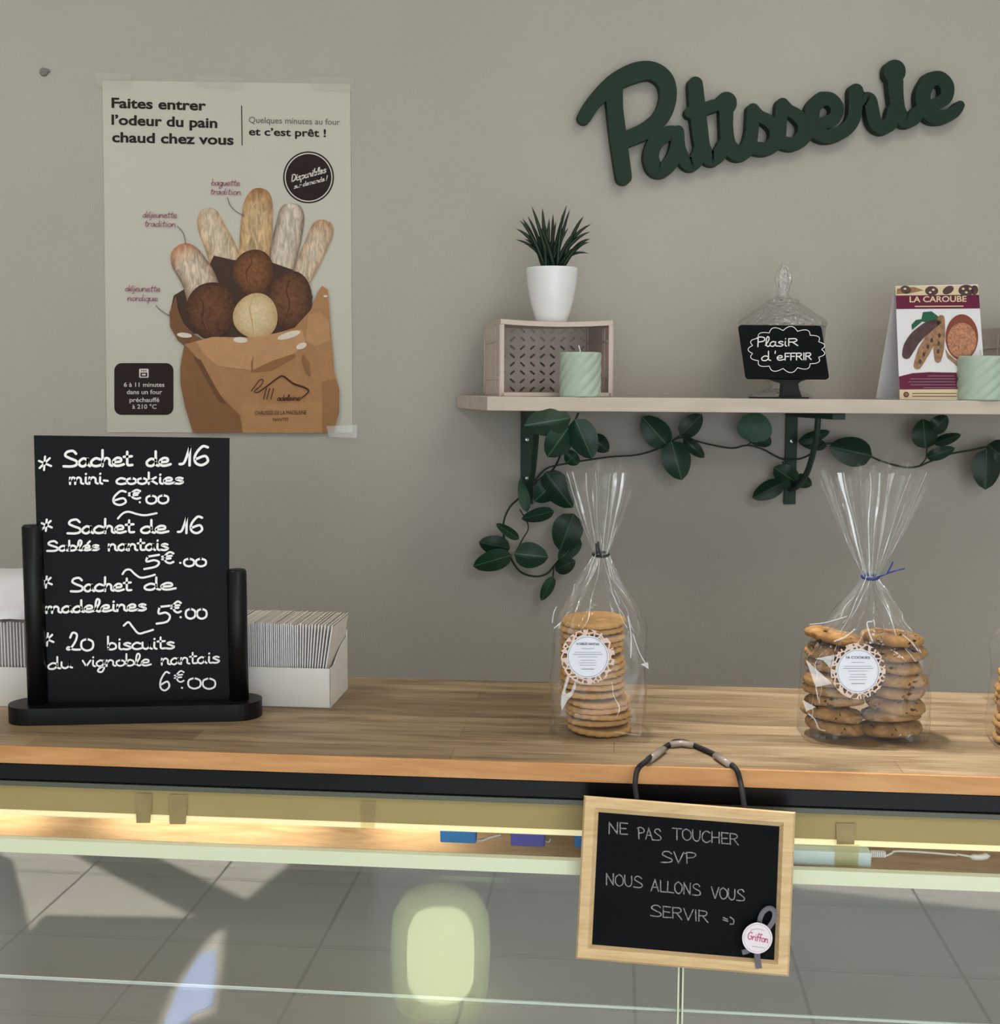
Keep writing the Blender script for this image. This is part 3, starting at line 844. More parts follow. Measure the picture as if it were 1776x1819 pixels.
def loaf(spine, hws, layer, ccol, ecol, tipcol=None, name='printed_loaf', m=None, nseg=8):
    pts = catmull([Vector(z3(*p)) for p in spine], 9); n = len(pts)
    H = interp(hws, n); mb = MB(); M = PL(layer); rows = []
    for i, p in enumerate(pts):
        d = (pts[min(i + 1, n - 1)] - pts[max(i - 1, 0)]).normalized(); nn = Vector((-d.y, d.x)); row = []
        # round the tip
        tt = min(1, i / (n * .28)); h = H[i] * .19144 * sqrt(max(0.0, 1 - (1 - tt) ** 2)) + .05
        for k in range(nseg + 1):
            s = -1 + 2 * k / nseg
            e = abs(s) ** 3 * .85
            c = [ccol[q] * (1 - e) + ecol[q] * e for q in range(3)]
            if tipcol:
                w = max(0, 1 - i / (n * .38)); c = [c[q] * (1 - w) + tipcol[q] * w for q in range(3)]
            pp = p + nn * s * h; row.append(mb.V(M(pp.x, pp.y), c))
        rows.append(row)
    for i in range(n - 1):
        for k in range(nseg):
            mb.Fc([rows[i][k], rows[i][k + 1], rows[i + 1][k + 1], rows[i + 1][k]])
    mb.build(name, m or pr_loaf, sheet)


def roll_(cx, cy, rx, ry, layer, ccol, ecol, crease, m=None):
    mb = MB(); M = PL(layer); rings = []
    n = 36
    for j in range(7):
        f = j / 6; ring = []
        e = f ** 3 * .8
        c = [ccol[q] * (1 - e) + ecol[q] * e for q in range(3)]
        for k in range(n):
            a = 2 * pi * k / n
            w = 1 + .03 * sin(3 * a + cx)
            x, y = z3(cx + rx * f * cos(a) * w, cy + ry * f * sin(a) * w)
            sh = min(1, max(0, .5 + .5 * cos(a - .9))) * f * .45
            ring.append(mb.V(M(x, y), [c[q] * (1 - sh) + ecol[q] * sh for q in range(3)]))
        rings.append(ring)
    for j in range(6):
        for k in range(n):
            mb.Fc([rings[j][k], rings[j][(k + 1) % n], rings[j + 1][(k + 1) % n], rings[j + 1][k]])
    # the split in the crust
    P = catmull([Vector(z3(*p)) for p in crease], 6)
    M = PL(layer + .5); m0 = len(P)
    for i in range(m0 - 1):
        wdt = 2.2 * sin(pi * (i + .5) / m0) + .4
        a, b = P[i], P[i + 1]
        mb.Fc([mb.V(M(a.x - wdt, a.y), ecol), mb.V(M(a.x + wdt, a.y), [q * 1.1 for q in ccol]), mb.V(M(b.x + wdt, b.y), [q * 1.1 for q in ccol]), mb.V(M(b.x - wdt, b.y), ecol)])
    mb.build('printed_loaf', m or pr_roll, sheet)


flour, crust, edge_b = rgb(214, 196, 172), rgb(190, 146, 98), rgb(120, 88, 62)
mb = MB(); mb.poly([z3(*p) for p in ((150, 1070), (110, 1250), (300, 1420), (900, 1480), (1380, 1360), (1440, 1080), (1250, 830), (1050, 760), (700, 740), (520, 700), (430, 900))], PL(6.5), col=rgb(72, 54, 44)); mb.build('printed_shade', pr_bag, sheet)
loaf([(470, 255), (490, 420), (580, 620), (650, 820)], [95, 120, 140, 150], 3, flour, crust)
loaf([(960, 72), (930, 260), (915, 470), (890, 760)], [105, 140, 150, 140], 4, rgb(206, 176, 134), crust, rgb(168, 116, 74))
loaf([(1230, 212), (1235, 360), (1195, 560), (1130, 860)], [105, 125, 135, 120], 5, rgb(212, 198, 182), edge_b)
loaf([(1545, 368), (1510, 510), (1400, 760), (1330, 930)], [95, 110, 105, 85], 6, flour, rgb(180, 140, 104), rgb(190, 140, 104))
loaf([(200, 600), (270, 740), (380, 920), (440, 1120)], [110, 150, 160, 165], 7, rgb(220, 202, 180), edge_b, rgb(192, 120, 78))
roll_(890, 860, 190, 220, 8, rgb(134, 88, 56), rgb(70, 46, 34), [(850, 690), (880, 760), (830, 850), (840, 950)])
roll_(500, 1210, 230, 270, 9, rgb(116, 76, 54), rgb(62, 42, 34), [(380, 1060), (430, 1160), (420, 1300), (470, 1420)])
roll_(1230, 1115, 210, 272, 9.5, rgb(120, 80, 56), rgb(64, 44, 34), [(1250, 900), (1200, 1020), (1230, 1150), (1180, 1330)])
roll_(910, 1262, 208, 212, 11, rgb(226, 206, 168), rgb(190, 152, 102), [(900, 1100), (860, 1180), (880, 1300), (900, 1430)], pr_cream_roll)
mb = MB()
kraft, kl, kd = rgb(176, 130, 88), rgb(194, 148, 106), rgb(138, 98, 64)
P = lambda pts, layer, c: mb.poly([z4(*q) for q in pts], PL(layer), col=c)
P([(160, 170), (105, 320), (110, 450), (180, 570), (240, 615), (400, 560), (330, 520), (230, 420), (180, 300)], 12, rgb(122, 86, 60))
P([(235, 600), (340, 572), (480, 535), (860, 540), (1080, 492), (1200, 455), (1340, 300), (1400, 150), (1440, 88), (1490, 120), (1510, 400), (1550, 850), (1592, 1000), (1590, 1200), (1540, 1375), (310, 1375), (240, 1150), (200, 950), (198, 800)], 13, kraft)
P([(235, 600), (330, 700), (560, 1060), (720, 1220), (745, 1375), (310, 1375), (240, 1150), (200, 950), (198, 800)], 14, kd)
P([(330, 575), (480, 535), (860, 540), (1080, 492), (1260, 470), (1300, 570), (1200, 680), (1000, 745), (840, 830), (520, 790), (400, 680)], 15, kl)
P([(1320, 340), (1420, 320), (1500, 400), (1510, 560), (1380, 620), (1290, 560), (1310, 450)], 15, rgb(188, 142, 100))
P([(840, 700), (835, 825), (1000, 745), (1200, 680), (1210, 710), (1080, 780), (1000, 830), (820, 845), (815, 760)], 16, rgb(150, 104, 68))
P([(1270, 680), (1330, 760), (1340, 880), (1300, 860), (1260, 740)], 16, rgb(148, 104, 70))
P([(1440, 930), (1560, 900), (1590, 1000), (1590, 1200), (1540, 1375), (1440, 1375)], 15, rgb(158, 114, 76))
P([(740, 1140), (1440, 1100), (1440, 1375), (745, 1375)], 15, rgb(182, 136, 92))
P([(310, 700), (380, 740), (520, 1000), (600, 1120), (540, 1110), (420, 900)], 16, rgb(112, 78, 52))
for (a, c, d, e, r) in ((725, 562, 62, 26, .05), (1150, 520, 105, 28, -.3), (1260, 615, 48, 26, -.4), (235, 520, 66, 22, .1), (1470, 178, 18, 10, 0)):
    mb.poly([z4(*q) for q in circ(a, c, d, e, 20, r)], PL(17), col=rgb(226, 212, 198))
mb.build('printed_bag', pr_bag, sheet)
mb = MB(); M = PL(19)
mb.ribbon([z4(*q) for q in ((820, 1010), (850, 970), (895, 912), (925, 915), (905, 960), (850, 1010), (880, 1020), (960, 965), (1060, 890), (1105, 883), (1190, 945), (1290, 980), (1322, 1015), (1255, 1075))], [.8, .8, .8, .9, 1.2, 1.5, 1.5, .9], M)
hand(mb, 'adeleine', 492, 533, 711.5, 711, 5.0, .7, M, slant=.2)
for x in (468, 474, 481): mb.ribbon([(x + 5, 690), (x, 709)], .8, M)
text(mb, 'CHAUSSÉE DE LA MADELEINE', 453, 544, 737, 736, 7.0, M, 0)
text(mb, 'NANTES', 485, 512, 748, 747.5, 5.5, M, 0)
mb.build('printed_logo', pr_brown, sheet)
mb = MB()
def rrect(x0, y0, x1, y1, r, n=6):
    out = []
    for (cx, cy, a0) in ((x1 - r, y0 + r, -pi / 2), (x1 - r, y1 - r, 0), (x0 + r, y1 - r, pi / 2), (x0 + r, y0 + r, pi)):
        for k in range(n + 1):
            a = a0 + pi / 2 * k / n; out.append((cx + r * cos(a), cy + r * sin(a)))
    return out
mb.poly(rrect(203, 645, 308, 737, 13), PL(1), 0)
M = PL(2)
for s, a, c, y in (('6 à 11 minutes', 220, 292, 687), ('dans un four', 225, 288, 700), ('préchauffé', 230, 283, 714), ('à 210 °C', 235, 278, 726)):
    text(mb, s, a, c, y, y, 7.5, M, .012, m=1)
mb.poly(rrect(247, 655, 264, 671, 2), PL(2), 1); mb.poly(rrect(249.5, 662, 261.5, 669, 1), PL(3), 0)
for q in (250.5, 254, 257.5): mb.poly(rrect(q, 657.5, q + 2, 659.5, .5), PL(3), 0)
mb.poly(rrect(252, 664, 259, 667, 1), PL(4), 1)
mb.build('printed_panel', [pr_dark, pr_white], sheet)
for q in (((168, 128), (232, 132), (230, 156), (170, 152)), ((345, 132), (432, 138), (431, 156), (347, 152)), ((552, 136), (628, 138), (627, 162), (553, 158)), ((580, 757), (634, 755), (633, 778), (584, 776))):
    mb = MB(); mb.poly(q, PL(22)); mb.build('tape_strip', tapem, poster)

# ---- the word on the wall
sgn = MB()
def zs(x, y): return (1000 + x * .4369, 80 + y * .4369)
SF = planeY(-.022); SBk = lambda x, y: atY(x, y, -.022) + Vector((0, .017, 0))
def st(pts, hw, closed=False):
    h = [q * .4369 for q in hw] if isinstance(hw, list) else hw * .4369
    global SK
    SK += 1; e = Vector((0, -.00012 * SK, 0))
    sgn.ribbon([zs(*p) for p in pts], h, lambda x, y: SF(x, y) + e, SBk, sm=7, closed=closed, caps=9)
SK = 0
st([(88, 292), (128, 230), (205, 155), (290, 112), (362, 104), (415, 142), (428, 212), (400, 290), (335, 348), (250, 385), (228, 395)], [29, 31, 36, 40, 37, 36, 34, 35, 35, 33, 30])
st([(208, 165), (212, 260), (226, 380), (240, 480), (248, 536)], [36, 33, 34, 33, 32])
st([(462, 358), (425, 360), (378, 395), (358, 450), (372, 498), (402, 508), (438, 478), (462, 420), (468, 362)], [28, 31, 32, 32, 33, 32, 30, 28, 26])
st([(466, 352), (474, 420), (496, 470), (525, 485), (552, 450), (566, 400)], [26, 25, 27, 29, 30, 28])
st([(538, 158), (545, 240), (556, 340), (570, 420), (602, 462), (634, 445), (658, 400)], [30, 33, 33, 31, 31, 30, 27])
st([(518, 274), (565, 262), (612, 247)], [24, 26, 26])
st([(664, 232), (664, 240)], 42)
st([(664, 262), (664, 330), (672, 398), (700, 436), (732, 436), (756, 405), (768, 350), (772, 268)], [29, 27, 29, 33, 33, 29, 26, 25])
st([(772, 262), (798, 288), (838, 310), (864, 345), (862, 392), (825, 422), (778, 418)], [25, 24, 25, 27, 28, 28, 26])
st([(800, 425), (845, 415), (875, 385), (884, 320), (890, 245)], [24, 28, 27, 25, 25])
st([(892, 240), (916, 264), (952, 286), (980, 322), (975, 370), (938, 402), (892, 396)], [25, 24, 25, 27, 28, 28, 26])
st([(918, 404), (962, 392), (1000, 352), (1050, 322), (1100, 300), (1114, 256), (1088, 222), (1050, 219)], [24, 28, 28, 24, 26, 26, 27, 28, 29])
st([(1050, 219), (1016, 258), (1014, 318), (1042, 362), (1092, 370), (1150, 342), (1184, 288), (1190, 186)], [29, 30, 30, 28, 28, 28, 27, 29])
st([(1192, 190), (1212, 216), (1244, 222), (1256, 262), (1268, 312), (1298, 334), (1332, 316), (1346, 262)], [26, 25, 28, 27, 28, 30, 29, 27])
st([(1347, 104), (1347, 112)], 44)
st([(1350, 150), (1354, 210), (1364, 268), (1388, 304), (1420, 300), (1450, 268), (1500, 245), (1552, 218), (1560, 168), (1530, 136), (1490, 142)], [32, 29, 28, 30, 30, 26, 24, 26, 28, 29, 30])
st([(1490, 142), (1464, 194), (1468, 248), (1500, 288), (1548, 292), (1590, 272), (1612, 246)], [30, 30, 30, 30, 28, 24, 19])
so = sgn.build('wall_sign', greenm)
tag(rebase(so, atY(1370, 220, 0)), 'green cut-out script sign reading Patisserie on the wall', 'sign')

# ---- shelf, brackets
def shelf_z(x): return 1.5885 - .006 * (x - .15)
SX1 = 1.32
mb = MB()
th = .0215
c = [(.150, -.24), (SX1, -.24), (SX1, -.001), (.118, -.001)]
mb.hexa([(x, y, shelf_z(x) - th) for x, y in c] + [(x, y, shelf_z(x)) for x, y in c])
so = rebase(mb.build('wall_shelf', shelfm, bevel=.0012), (.7, -.12, 1.58))
tag(so, 'pale wooden wall shelf with a cut left end holding the ornaments', 'shelf')
for i, (px, lab) in enumerate(((936, 'dark green metal bracket under the left end of shelf'), (1406, 'dark green metal bracket below the chalkboard easel, arm showing'))):
    p = atY(px, 740, -.003); zt = shelf_z(p.x) - th - .0005
    t = thing('shelf_bracket', lab, 'bracket', (p.x, -.002, zt), 0, 'shelf brackets')
    mb = MB(); mb.box(p.x - .0105, p.x + .0105, -.0055, -.0012, zt - .162, zt); wpl = mb.build('wall_plate', bracketm, t, bevel=.0008)
    mb = MB(); mb.box(p.x - .0105, p.x + .0105, -.228, -.0012, zt - .0095, zt); mb.build('arm', bracketm, t, bevel=.0008)
    mb = MB(); mb.tube(catmull([(p.x, -.135, zt - .006), (p.x, -.128, zt - .045), (p.x, -.095, zt - .095), (p.x, -.05, zt - .125), (p.x, -.005, zt - .136)], 6), .0052, 8); mb.build('brace', bracketm, t, True)
    for zz in (.052, .118):
        mb = MB(); mb.lathe([(0, .0), (.0036, .0), (.003, .0018), (0, .0024)], (0, 0, 0), 12)
        mb.v = [Vector((p.x + q.x, -.0055 - q.z, zt - zz + q.y)) for q in mb.v]; mb.build('screw', steelm, wpl)

# ---- crate lying on its side
def crate(loc, rotz, label, group):
    t = thing('storage_crate', label, 'crate', loc, rotz, group)
    T = ROOTM[t.name]; Wd, H, Dp = .178, .1185, .150
    mb = MB(T)                                       # slotted base panel, standing at the back
    y0, y1 = Dp - .004, Dp
    nxc, nzc = 10, 8; cw, chh = (Wd - .008) / nxc, (H - .008) / nzc
    for i in range(nxc):
        for j in range(nzc):
            x, z = -Wd / 2 + .004 + (i + .5) * cw, .004 + (j + .5) * chh
            sgn_ = 1 if ((i // 3) + (j // 2)) % 2 else -1
            rect = [(x - cw / 2, z - chh / 2), (x + cw / 2, z - chh / 2), (x + cw / 2, z + chh / 2), (x - cw / 2, z + chh / 2)]
            a = sgn_ * radians(40); hl, hw = .0050, .00165
            hole = [(x + u * cos(a) - v * sin(a), z + u * sin(a) + v * cos(a)) for u, v in ((-hl, -hw), (hl, -hw), (hl, hw), (-hl, hw))]
            if (i in (2, 6) and False): hole = None
            mb.prism(rect, lambda a_, b_: Vector((a_, y0, b_)), lambda a_, b_: Vector((a_, y1, b_)), holes=[hole])
    mb.build('slotted_panel', cratem, t)
    for nm, sgx in (('side_panel', -1), ('side_panel', 1)):
        mb = MB(T); x0, x1 = sorted((sgx * Wd / 2, sgx * (Wd / 2 - .0035)))
        mb.box(x0, x1, .004, Dp, .003, H - .003)
        xo = sgx * (Wd / 2); w = .003
        for (ya, yb, za, zb) in ((.0, .007, 0, H - .008), (Dp - .012, Dp, .004, H - .004), (.03, .034, .01, H - .01), (.04, .044, .01, H - .01), (.012, Dp - .014, .026, .030), (.012, Dp - .014, H - .034, H - .030)):
            mb.box(min(xo, xo - sgx * .006) , max(xo, xo - sgx * .006) + 0, ya, yb, za, zb)
            mb.box(min(xo, xo + sgx * .0015), max(xo, xo + sgx * .0015), ya, yb, za, zb)
        mb.build(nm, cratem, t, bevel=.0006)
    mb = MB(T)                                       # upper wall, sagging a little under the pot
    n = 12
    for k in range(n):
        xa, xb = -Wd / 2 + Wd * k / n, -Wd / 2 + Wd * (k + 1) / n
        sg = lambda x: -.0035 * (1 - (2 * x / Wd) ** 2)
        for (ya, yb, d) in ((0, .008, .0075), (.008, Dp, .004)):
            mb.hexa([(xa, ya, H - d + sg(xa)), (xb, ya, H - d + sg(xb)), (xb, yb, H - d + sg(xb)), (xa, yb, H - d + sg(xa)), (xa, ya, H + sg(xa)), (xb, ya, H + sg(xb)), (xb, yb, H + sg(xb)), (xa, yb, H + sg(xa))])
    mb.build('upper_panel', cratem, t)
    mb = MB(T); mb.box(-Wd / 2 + .001, Wd / 2 - .001, 0, .008, 0, .006); mb.box(-Wd / 2 + .001, Wd / 2 - .001, .008, Dp, 0, .0035); mb.build('lower_panel', cratem, t, bevel=.0006)
    return t


p = atY(990, 702, -.205)
CRX = p.x
crate((p.x + .0025, -.178, shelf_z(p.x) + .0005), radians(5), 'taupe folding crate on its side under the potted plant', 'taupe folding crates')
p = atY(1765, 690, -.12)
crate((p.x + .088, -.172, shelf_z(p.x + .08) + .0005), radians(1), 'taupe folding crate cut off by the right edge, behind the card', 'taupe folding crates')

# ---- plant in white pot
pc = Vector((CRX - .0005, -.135, shelf_z(CRX) + .116))
t = thing('potted_plant', 'spiky dark green plant in a white pot on the crate', 'plant', pc)
mb = MB()
mb.lathe([(0, 0), (.0225, 0), (.0245, .002), (.029, .016), (.0345, .036), (.0385, .058), (.0408, .082), (.0412, .0845), (.0402, .0855), (.0388, .084), (.037, .06), (.030, .02), (0, .018)], pc, 56)
mb.build('pot', potm, t, True)
mb = MB(); mb.lathe([(0, .079), (.02, .078), (.0385, .074)], pc, 24); mb.build('soil', soilm, t, True)


def blade(mb, base, tip, w, sag, n=8):
    base, tip = Vector(base), Vector(tip); d = tip - base
    side = d.cross(Vector((0, -1, .25))).normalized()
    rows = []
    for i in range(n + 1):
        f = i / n
        p = base + d * f + Vector((0, 0, -1)) * sag * (f * f - f) * 1.0
        ww = w * (.55 + .9 * f) * (1 - f) ** .75 * 1.25 + .0002
        nrm = side.cross(d).normalized()
        rows.append([mb.V(p - side * ww), mb.V(p + nrm * ww * .5), mb.V(p + side * ww), mb.V(p - nrm * ww * .25)])
    for i in range(n):
        for k in range(4):
            mb.Fc([rows[i][k], rows[i][(k + 1) % 4], rows[i + 1][(k + 1) % 4], rows[i + 1][k]])


tips = [(460, 100), (530, 112), (690, 90), (710, 120), (800, 165), (850, 215), (845, 265), (845, 312), (838, 335), (832, 408), (435, 165), (382, 190), (358, 245), (355, 318), (412, 312), (400, 180),
        (575, 180), (660, 150), (540, 200), (620, 200), (470, 260), (700, 240), (760, 250), (520, 240), (455, 345), (740, 330), (600, 150), (650, 230), (560, 260), (780, 360)]
rnd = random.Random(3)
for i, (x, y) in enumerate(tips):
    dY = rnd.uniform(-.035, .03) if i > 15 else rnd.uniform(-.012, .012)
    tp = atY(820 + x * .2703, 340 + y * .2703, pc.y + dY)
    bs = pc + Vector((rnd.uniform(-.009, .009) + (tp.x - pc.x) * .12, rnd.uniform(-.009, .009) + dY * .2, .079))
    mb = MB(); blade(mb, bs, tp, rnd.uniform(.0032, .0043), .012 + abs(tp.x - pc.x) * .6)
    mb.build('leaf', spikem, t, True)


# ---- candles
def candle(px0, px1, ybase, ytop, Y, label):
    a, b_ = atY(px0, ybase, Y), atY(px1, ybase, Y); r = (b_.x - a.x) / 2; cx = (a.x + b_.x) / 2
    z0 = shelf_z(cx) + .0003; h = atY(px0, ytop, Y).z - atY(px0, ybase, Y).z
    c = Vector((cx, Y, z0))
    t = thing('pillar_candle', label, 'candle', c, 0, 'green twisted candles')
    mb = MB(); prof = [(0, 0), (r * .97, 0)] + [(r, h * k / 28) for k in range(0, 28)] + [(r * .985, h * .985), (r * .95, h), (r * .5, h - .0012), (0, h - .0015)]
    mb.lathe(prof, c, 180, wob=lambda a, z: 1 + .06 * (abs(sin(5 * a - z * 165)) - .6) if z > .002 else 1)
    mb.build('wax', candlem, t, True)
    mb = MB(); mb.tube([c + Vector((0, 0, h - .002)), c + Vector((-.001, 0, h + .004)), c + Vector((-.003, 0, h + .0105))], .0011, 6); mb.build('wick', wickm, t)


candle(994.5, 1066, 708, 629, -.2095, 'pale green twisted candle in front of the crate')
candle(1701, 1779, 711.5, 633, -.2095, 'pale green twisted candle at right edge before the card')

# ---- glass jar with lid
jc = atY(1386, 706, -.088); jc = Vector((jc.x, -.088, shelf_z(jc.x) + .0003))
t = thing('glass_jar', 'clear pressed glass lidded jar behind the small chalkboard', 'jar', jc)
prof = [(.0, 0), (.050, 0), (.052, .003), (.044, .008), (.022, .014), (.016, .020), (.022, .027), (.045, .038), (.060, .058), (.067, .085), (.0695, .118), (.0685, .118), (.0655, .085), (.058, .060), (.043, .041), (.018, .031), (0, .030)]
mb = MB(); mb.lathe(prof, jc, 64, wob=lambda a, z: 1 + .012 * cos(16 * a)); mb.build('bowl', jarm, t, True)
prof = [(.0715, .117), (.0725, .121), (.0715, .126), (.062, .1325), (.050, .1405), (.038, .149), (.0300, .1545), (.0275, .156), (.0262, .1605), (.018, .1625), (.0125, .1645), (.0095, .168), (.0085, .1735), (.011, .1785), (.0095, .180), (.0125, .187), (.0142, .1935), (.0125, .202), (.0085, .211), (.0042, .2165), (.0045, .2185), (0, .2205)]
mb = MB(); mb.lathe(prof, jc, 64, wob=lambda a, z: 1 + (.02 * cos(20 * a) if .127 < z < .154 else .09 * cos(8 * a) if z > .179 else 0)); mb.build('lid', jarm, t, True)

# ---- small chalkboard on its stand
bc = atY(1400, 625, -.195)
phi, alp = radians(17), radians(27)
ex = Vector((cos(phi), sin(phi), 0)); bk = Vector((-sin(phi), cos(phi), 0)); ez = Vector((0, 0, cos(alp))) + bk * sin(alp); en = ex.cross(ez)
bh = lambda x, y: hit(x, y, en, bc)
base = Vector((atY(1400, 708, -.19).x, -.175, 0)); base.z = shelf_z(base.x) + .0003
t = thing('easel_chalkboard', 'small tilted chalkboard with cloud outline on shelf, before the glass jar', 'chalkboard', base)
mb = MB(); q = [(1312, 577), (1458.5, 578.5), (1473, 673), (1326, 672)]
cen = Vector((sum(a for a, _ in q) / 4, sum(b for _, b in q) / 4)); rr = []
for i in range(4):                                                   # rounded corners
    a, b_, c_ = Vector(q[i - 1]), Vector(q[i]), Vector(q[(i + 1) % 4])
    for k in range(5):
        f = k / 4; p0 = b_ + (a - b_).normalized() * 6; p1 = b_ + (c_ - b_).normalized() * 6
        rr.append(tuple(p0 * (1 - f) ** 2 + b_ * 2 * f * (1 - f) + p1 * f * f))
off = en * .003
if off.y < 0: off = -off
mb.prism(rr, bh, lambda x, y: bh(x, y) + off); brd = mb.build('board', boardm, t)
bh2 = lambda x, y: bh(x, y) - off * .12
mb = MB()
hand(mb, 'Plasi', 1343, 1398, 616, 615, 8.6, .95, bh2, slant=.05); hand(mb, 'R', 1399, 1419, 614.5, 614, 6.5, .95, bh2)
hand(mb, 'd', 1352, 1369, 641, 640.5, 8.8, .95, bh2); hand(mb, "'e", 1375, 1392, 640, 640, 8, .95, bh2); hand(mb, 'FFRIR', 1393, 1442, 640, 639, 6.2, .95, bh2)
nb = 15; cl_ = []
for i in range(nb):                                                   # cloud outline of scallops
    a0, a1 = 2 * pi * i / nb, 2 * pi * (i + 1) / nb
    P0 = Vector((1397 + 62 * cos(a0), 621 + 34 * sin(a0))); P1 = Vector((1397 + 62 * cos(a1), 621 + 34 * sin(a1)))
    mid = (P0 + P1) / 2; outv = (mid - Vector((1397, 621))).normalized()
    mb.ribbon([P0, P0 + (P1 - P0) * .25 + outv * 6, mid + outv * 8, P0 + (P1 - P0) * .75 + outv * 6, P1], .6, bh2, sm=4)
mb.build('chalk_lettering', chalkm, brd)
mb = MB()
f = lambda x, y, dy: atY(x, y, -.188 + dy)
mb.prism([(1358, 671), (1440, 672), (1424, 677), (1418, 681), (1419, 690), (1423, 702), (1426, 708), (1386, 708), (1389, 700), (1390, 681), (1378, 677)], lambda x, y: f(x, y, 0), lambda x, y: f(x, y, 0) + Vector((0, .014, 0)))
mb.build('stem', blackm, t)
a, c_ = atY(1337, 708, -.188).x, atY(1428, 708, -.188).x
mb = MB(); mb.box(a, c_, -.21, -.165, base.z, base.z + .0025); mb.build('base_plate', blackm, t)

# ---- tent card
TC = lambda x, y: hit(x, y, Vector((0, -1, .14)).normalized(), (0, -.208, 1.585))
q = [(1590, 508), (1737, 505), (1749, 640), (1752, 711), (1598, 709.5)]
fl = TC(1598, 709.5); fr = TC(1752, 711); tlp = TC(1590, 508); trp = TC(1737, 505)
t = thing('tent_card', 'purple and white carob tent card standing on the shelf', 'display card', ((fl.x + fr.x) / 2, -.18, shelf_z(fl.x)))
mb = MB(); bkv = Vector((0, .001, 0)); mb.poly([(1590, 508), (1737, 505), (1752, 711), (1598, 709.5)], TC); mb.poly([(1590, 508), (1737, 505), (1752, 711), (1598, 709.5)], lambda x, y: TC(x, y) + bkv)
fpan = mb.build('front_panel', cardm, t)
bl_, br2 = Vector((fl.x - .004, fl.y + .085, fl.z + .0008)), Vector((fr.x, fr.y + .085, fr.z + .0008))
mb = MB(); mb.hexa([bl_, br2, br2 + bkv, bl_ + bkv, tlp + bkv, trp + bkv, trp + bkv * 2, tlp + bkv * 2]); mb.build('back_panel', cardm, t)
mb = MB(); mb.hexa([fl + bkv, fr + bkv, br2, bl_, fl + bkv + Vector((0, 0, .0006)), fr + bkv + Vector((0, 0, .0006)), br2 + Vector((0, 0, .0006)), bl_ + Vector((0, 0, .0006))]); mb.build('bottom_panel', cardm, t)
tn = Vector((0, -1, .14)).normalized()
TL = lambda k: (lambda x, y: TC(x, y) + tn * (.00025 * k + .0002))
def xL(y): return 1590 + (y - 508) * 8 / 201.5
def xR(y): return 1737 + (y - 505) * 15 / 206
def zt(x, y): return (1280 + x * .2793, 440 + y * .2793)
mb = MB()
def band(y0, y1, m, k): mb.poly([(xL(y0), y0), (xR(y0), y0 - 1.5), (xR(y1), y1 - 1), (xL(y1), y1)], TL(k), m)
TM = [pr_purple, pr_cream, pr_carob, pr_carob2, pr_sgrey]
band(692, 709, 1, 1)
mb.poly([(xL(668), 669), (1620, 663), (1650, 661), (1700, 662), (xR(665), 665), (xR(692), 691), (xL(692), 692)], TL(1), 0)
for i, (a, c_) in enumerate(((1648, 1694), (1617, 1695), (1613, 1696), (1617, 1697), (1640, 1697))):
    mb.ribbon([(a, 668 + i * 5.2), (c_, 668 + i * 5.2)], .5, TL(3), m=4)
mb.poly(circ(1609, 701, 5, 5, 20), TL(3), 0); mb.poly(circ(1609, 701, 3.2, 3.2, 20), TL(4), 3)
mb.ribbon([(1620, 699), (1698, 699)], .6, TL(3), m=0); mb.ribbon([(1620, 704), (1698, 704)], .6, TL(3), m=0)
mb.build('printed_footer', TM, fpan)
mb = MB(); band(508.5, 525, 1, 1); band(525, 549, 0, 1)
for (x, y, rx, ry, r) in ((1175, 268, 34, 26, .2), (1340, 275, 42, 30, 0), (1445, 270, 38, 24, -.5), (1560, 272, 50, 36, 0), (1612, 270, 24, 30, 0)):
    mb.poly([zt(*w) for w in circ(x, y, rx, ry, 20, r)], TL(2), 2)
for (x, y) in ((1540, 262), (1560, 285), (1585, 262), (1350, 268), (1330, 285), (1170, 262)):
    mb.poly([zt(*w) for w in circ(x, y, 9, 7, 10)], TL(3), 1)
mb.poly([zt(*w) for w in ((1120, 262), (1230, 250), (1290, 272), (1200, 292), (1118, 296))], TL(1.5), 3)
text(mb, 'LA CAROUBE', 1615, 1716, 537, 536, 10, TL(3), .018, m=1)
mb.ribbon([(1625, 544.5), (1710, 544)], .9, TL(3), m=1)
mb.build('printed_header', TM, fpan)
mb = MB()
mb.poly([zt(*w) for w in ((1285, 410), (1340, 405), (1385, 440), (1395, 470), (1330, 480), (1280, 470), (1215, 525), (1212, 490), (1240, 460), (1275, 455))], TL(2), 0)
mb.ribbon([zt(*w) for w in ((1385, 470), (1310, 510), (1240, 570), (1200, 630), (1180, 680))], [5, 10, 11, 11, 8], TL(4), m=1)
mb.ribbon([zt(*w) for w in ((1390, 460), (1345, 560), (1290, 660), (1250, 750))], [4, 10, 11, 7], TL(3), m=2)
mb.ribbon([zt(*w) for w in ((1400, 450), (1392, 540), (1385, 640), (1380, 710))], [6, 9.5, 9.5, 6], TL(4), m=2)
for (x, y) in ((1340, 590), (1315, 630), (1290, 680), (1265, 725), (1388, 560), (1383, 610), (1380, 660)):
    mb.poly([zt(*w) for w in circ(x, y, 9, 15, 12)], TL(5), 1)
mb.poly([zt(*w) for w in circ(1532, 570, 104, 146, 40)], TL(2), 3)
mb.poly([zt(*w) for w in circ(1532, 590, 92, 112, 40)], TL(3), 4)
mb.poly([zt(*w) for w in ((1425, 640), (1440, 700), (1505, 755), (1515, 735), (1450, 680))], TL(4), 2)
mb.build('printed_carobs', [pr_leaf, pr_carob, pr_carob2, pr_bowl, pr_chips], fpan)

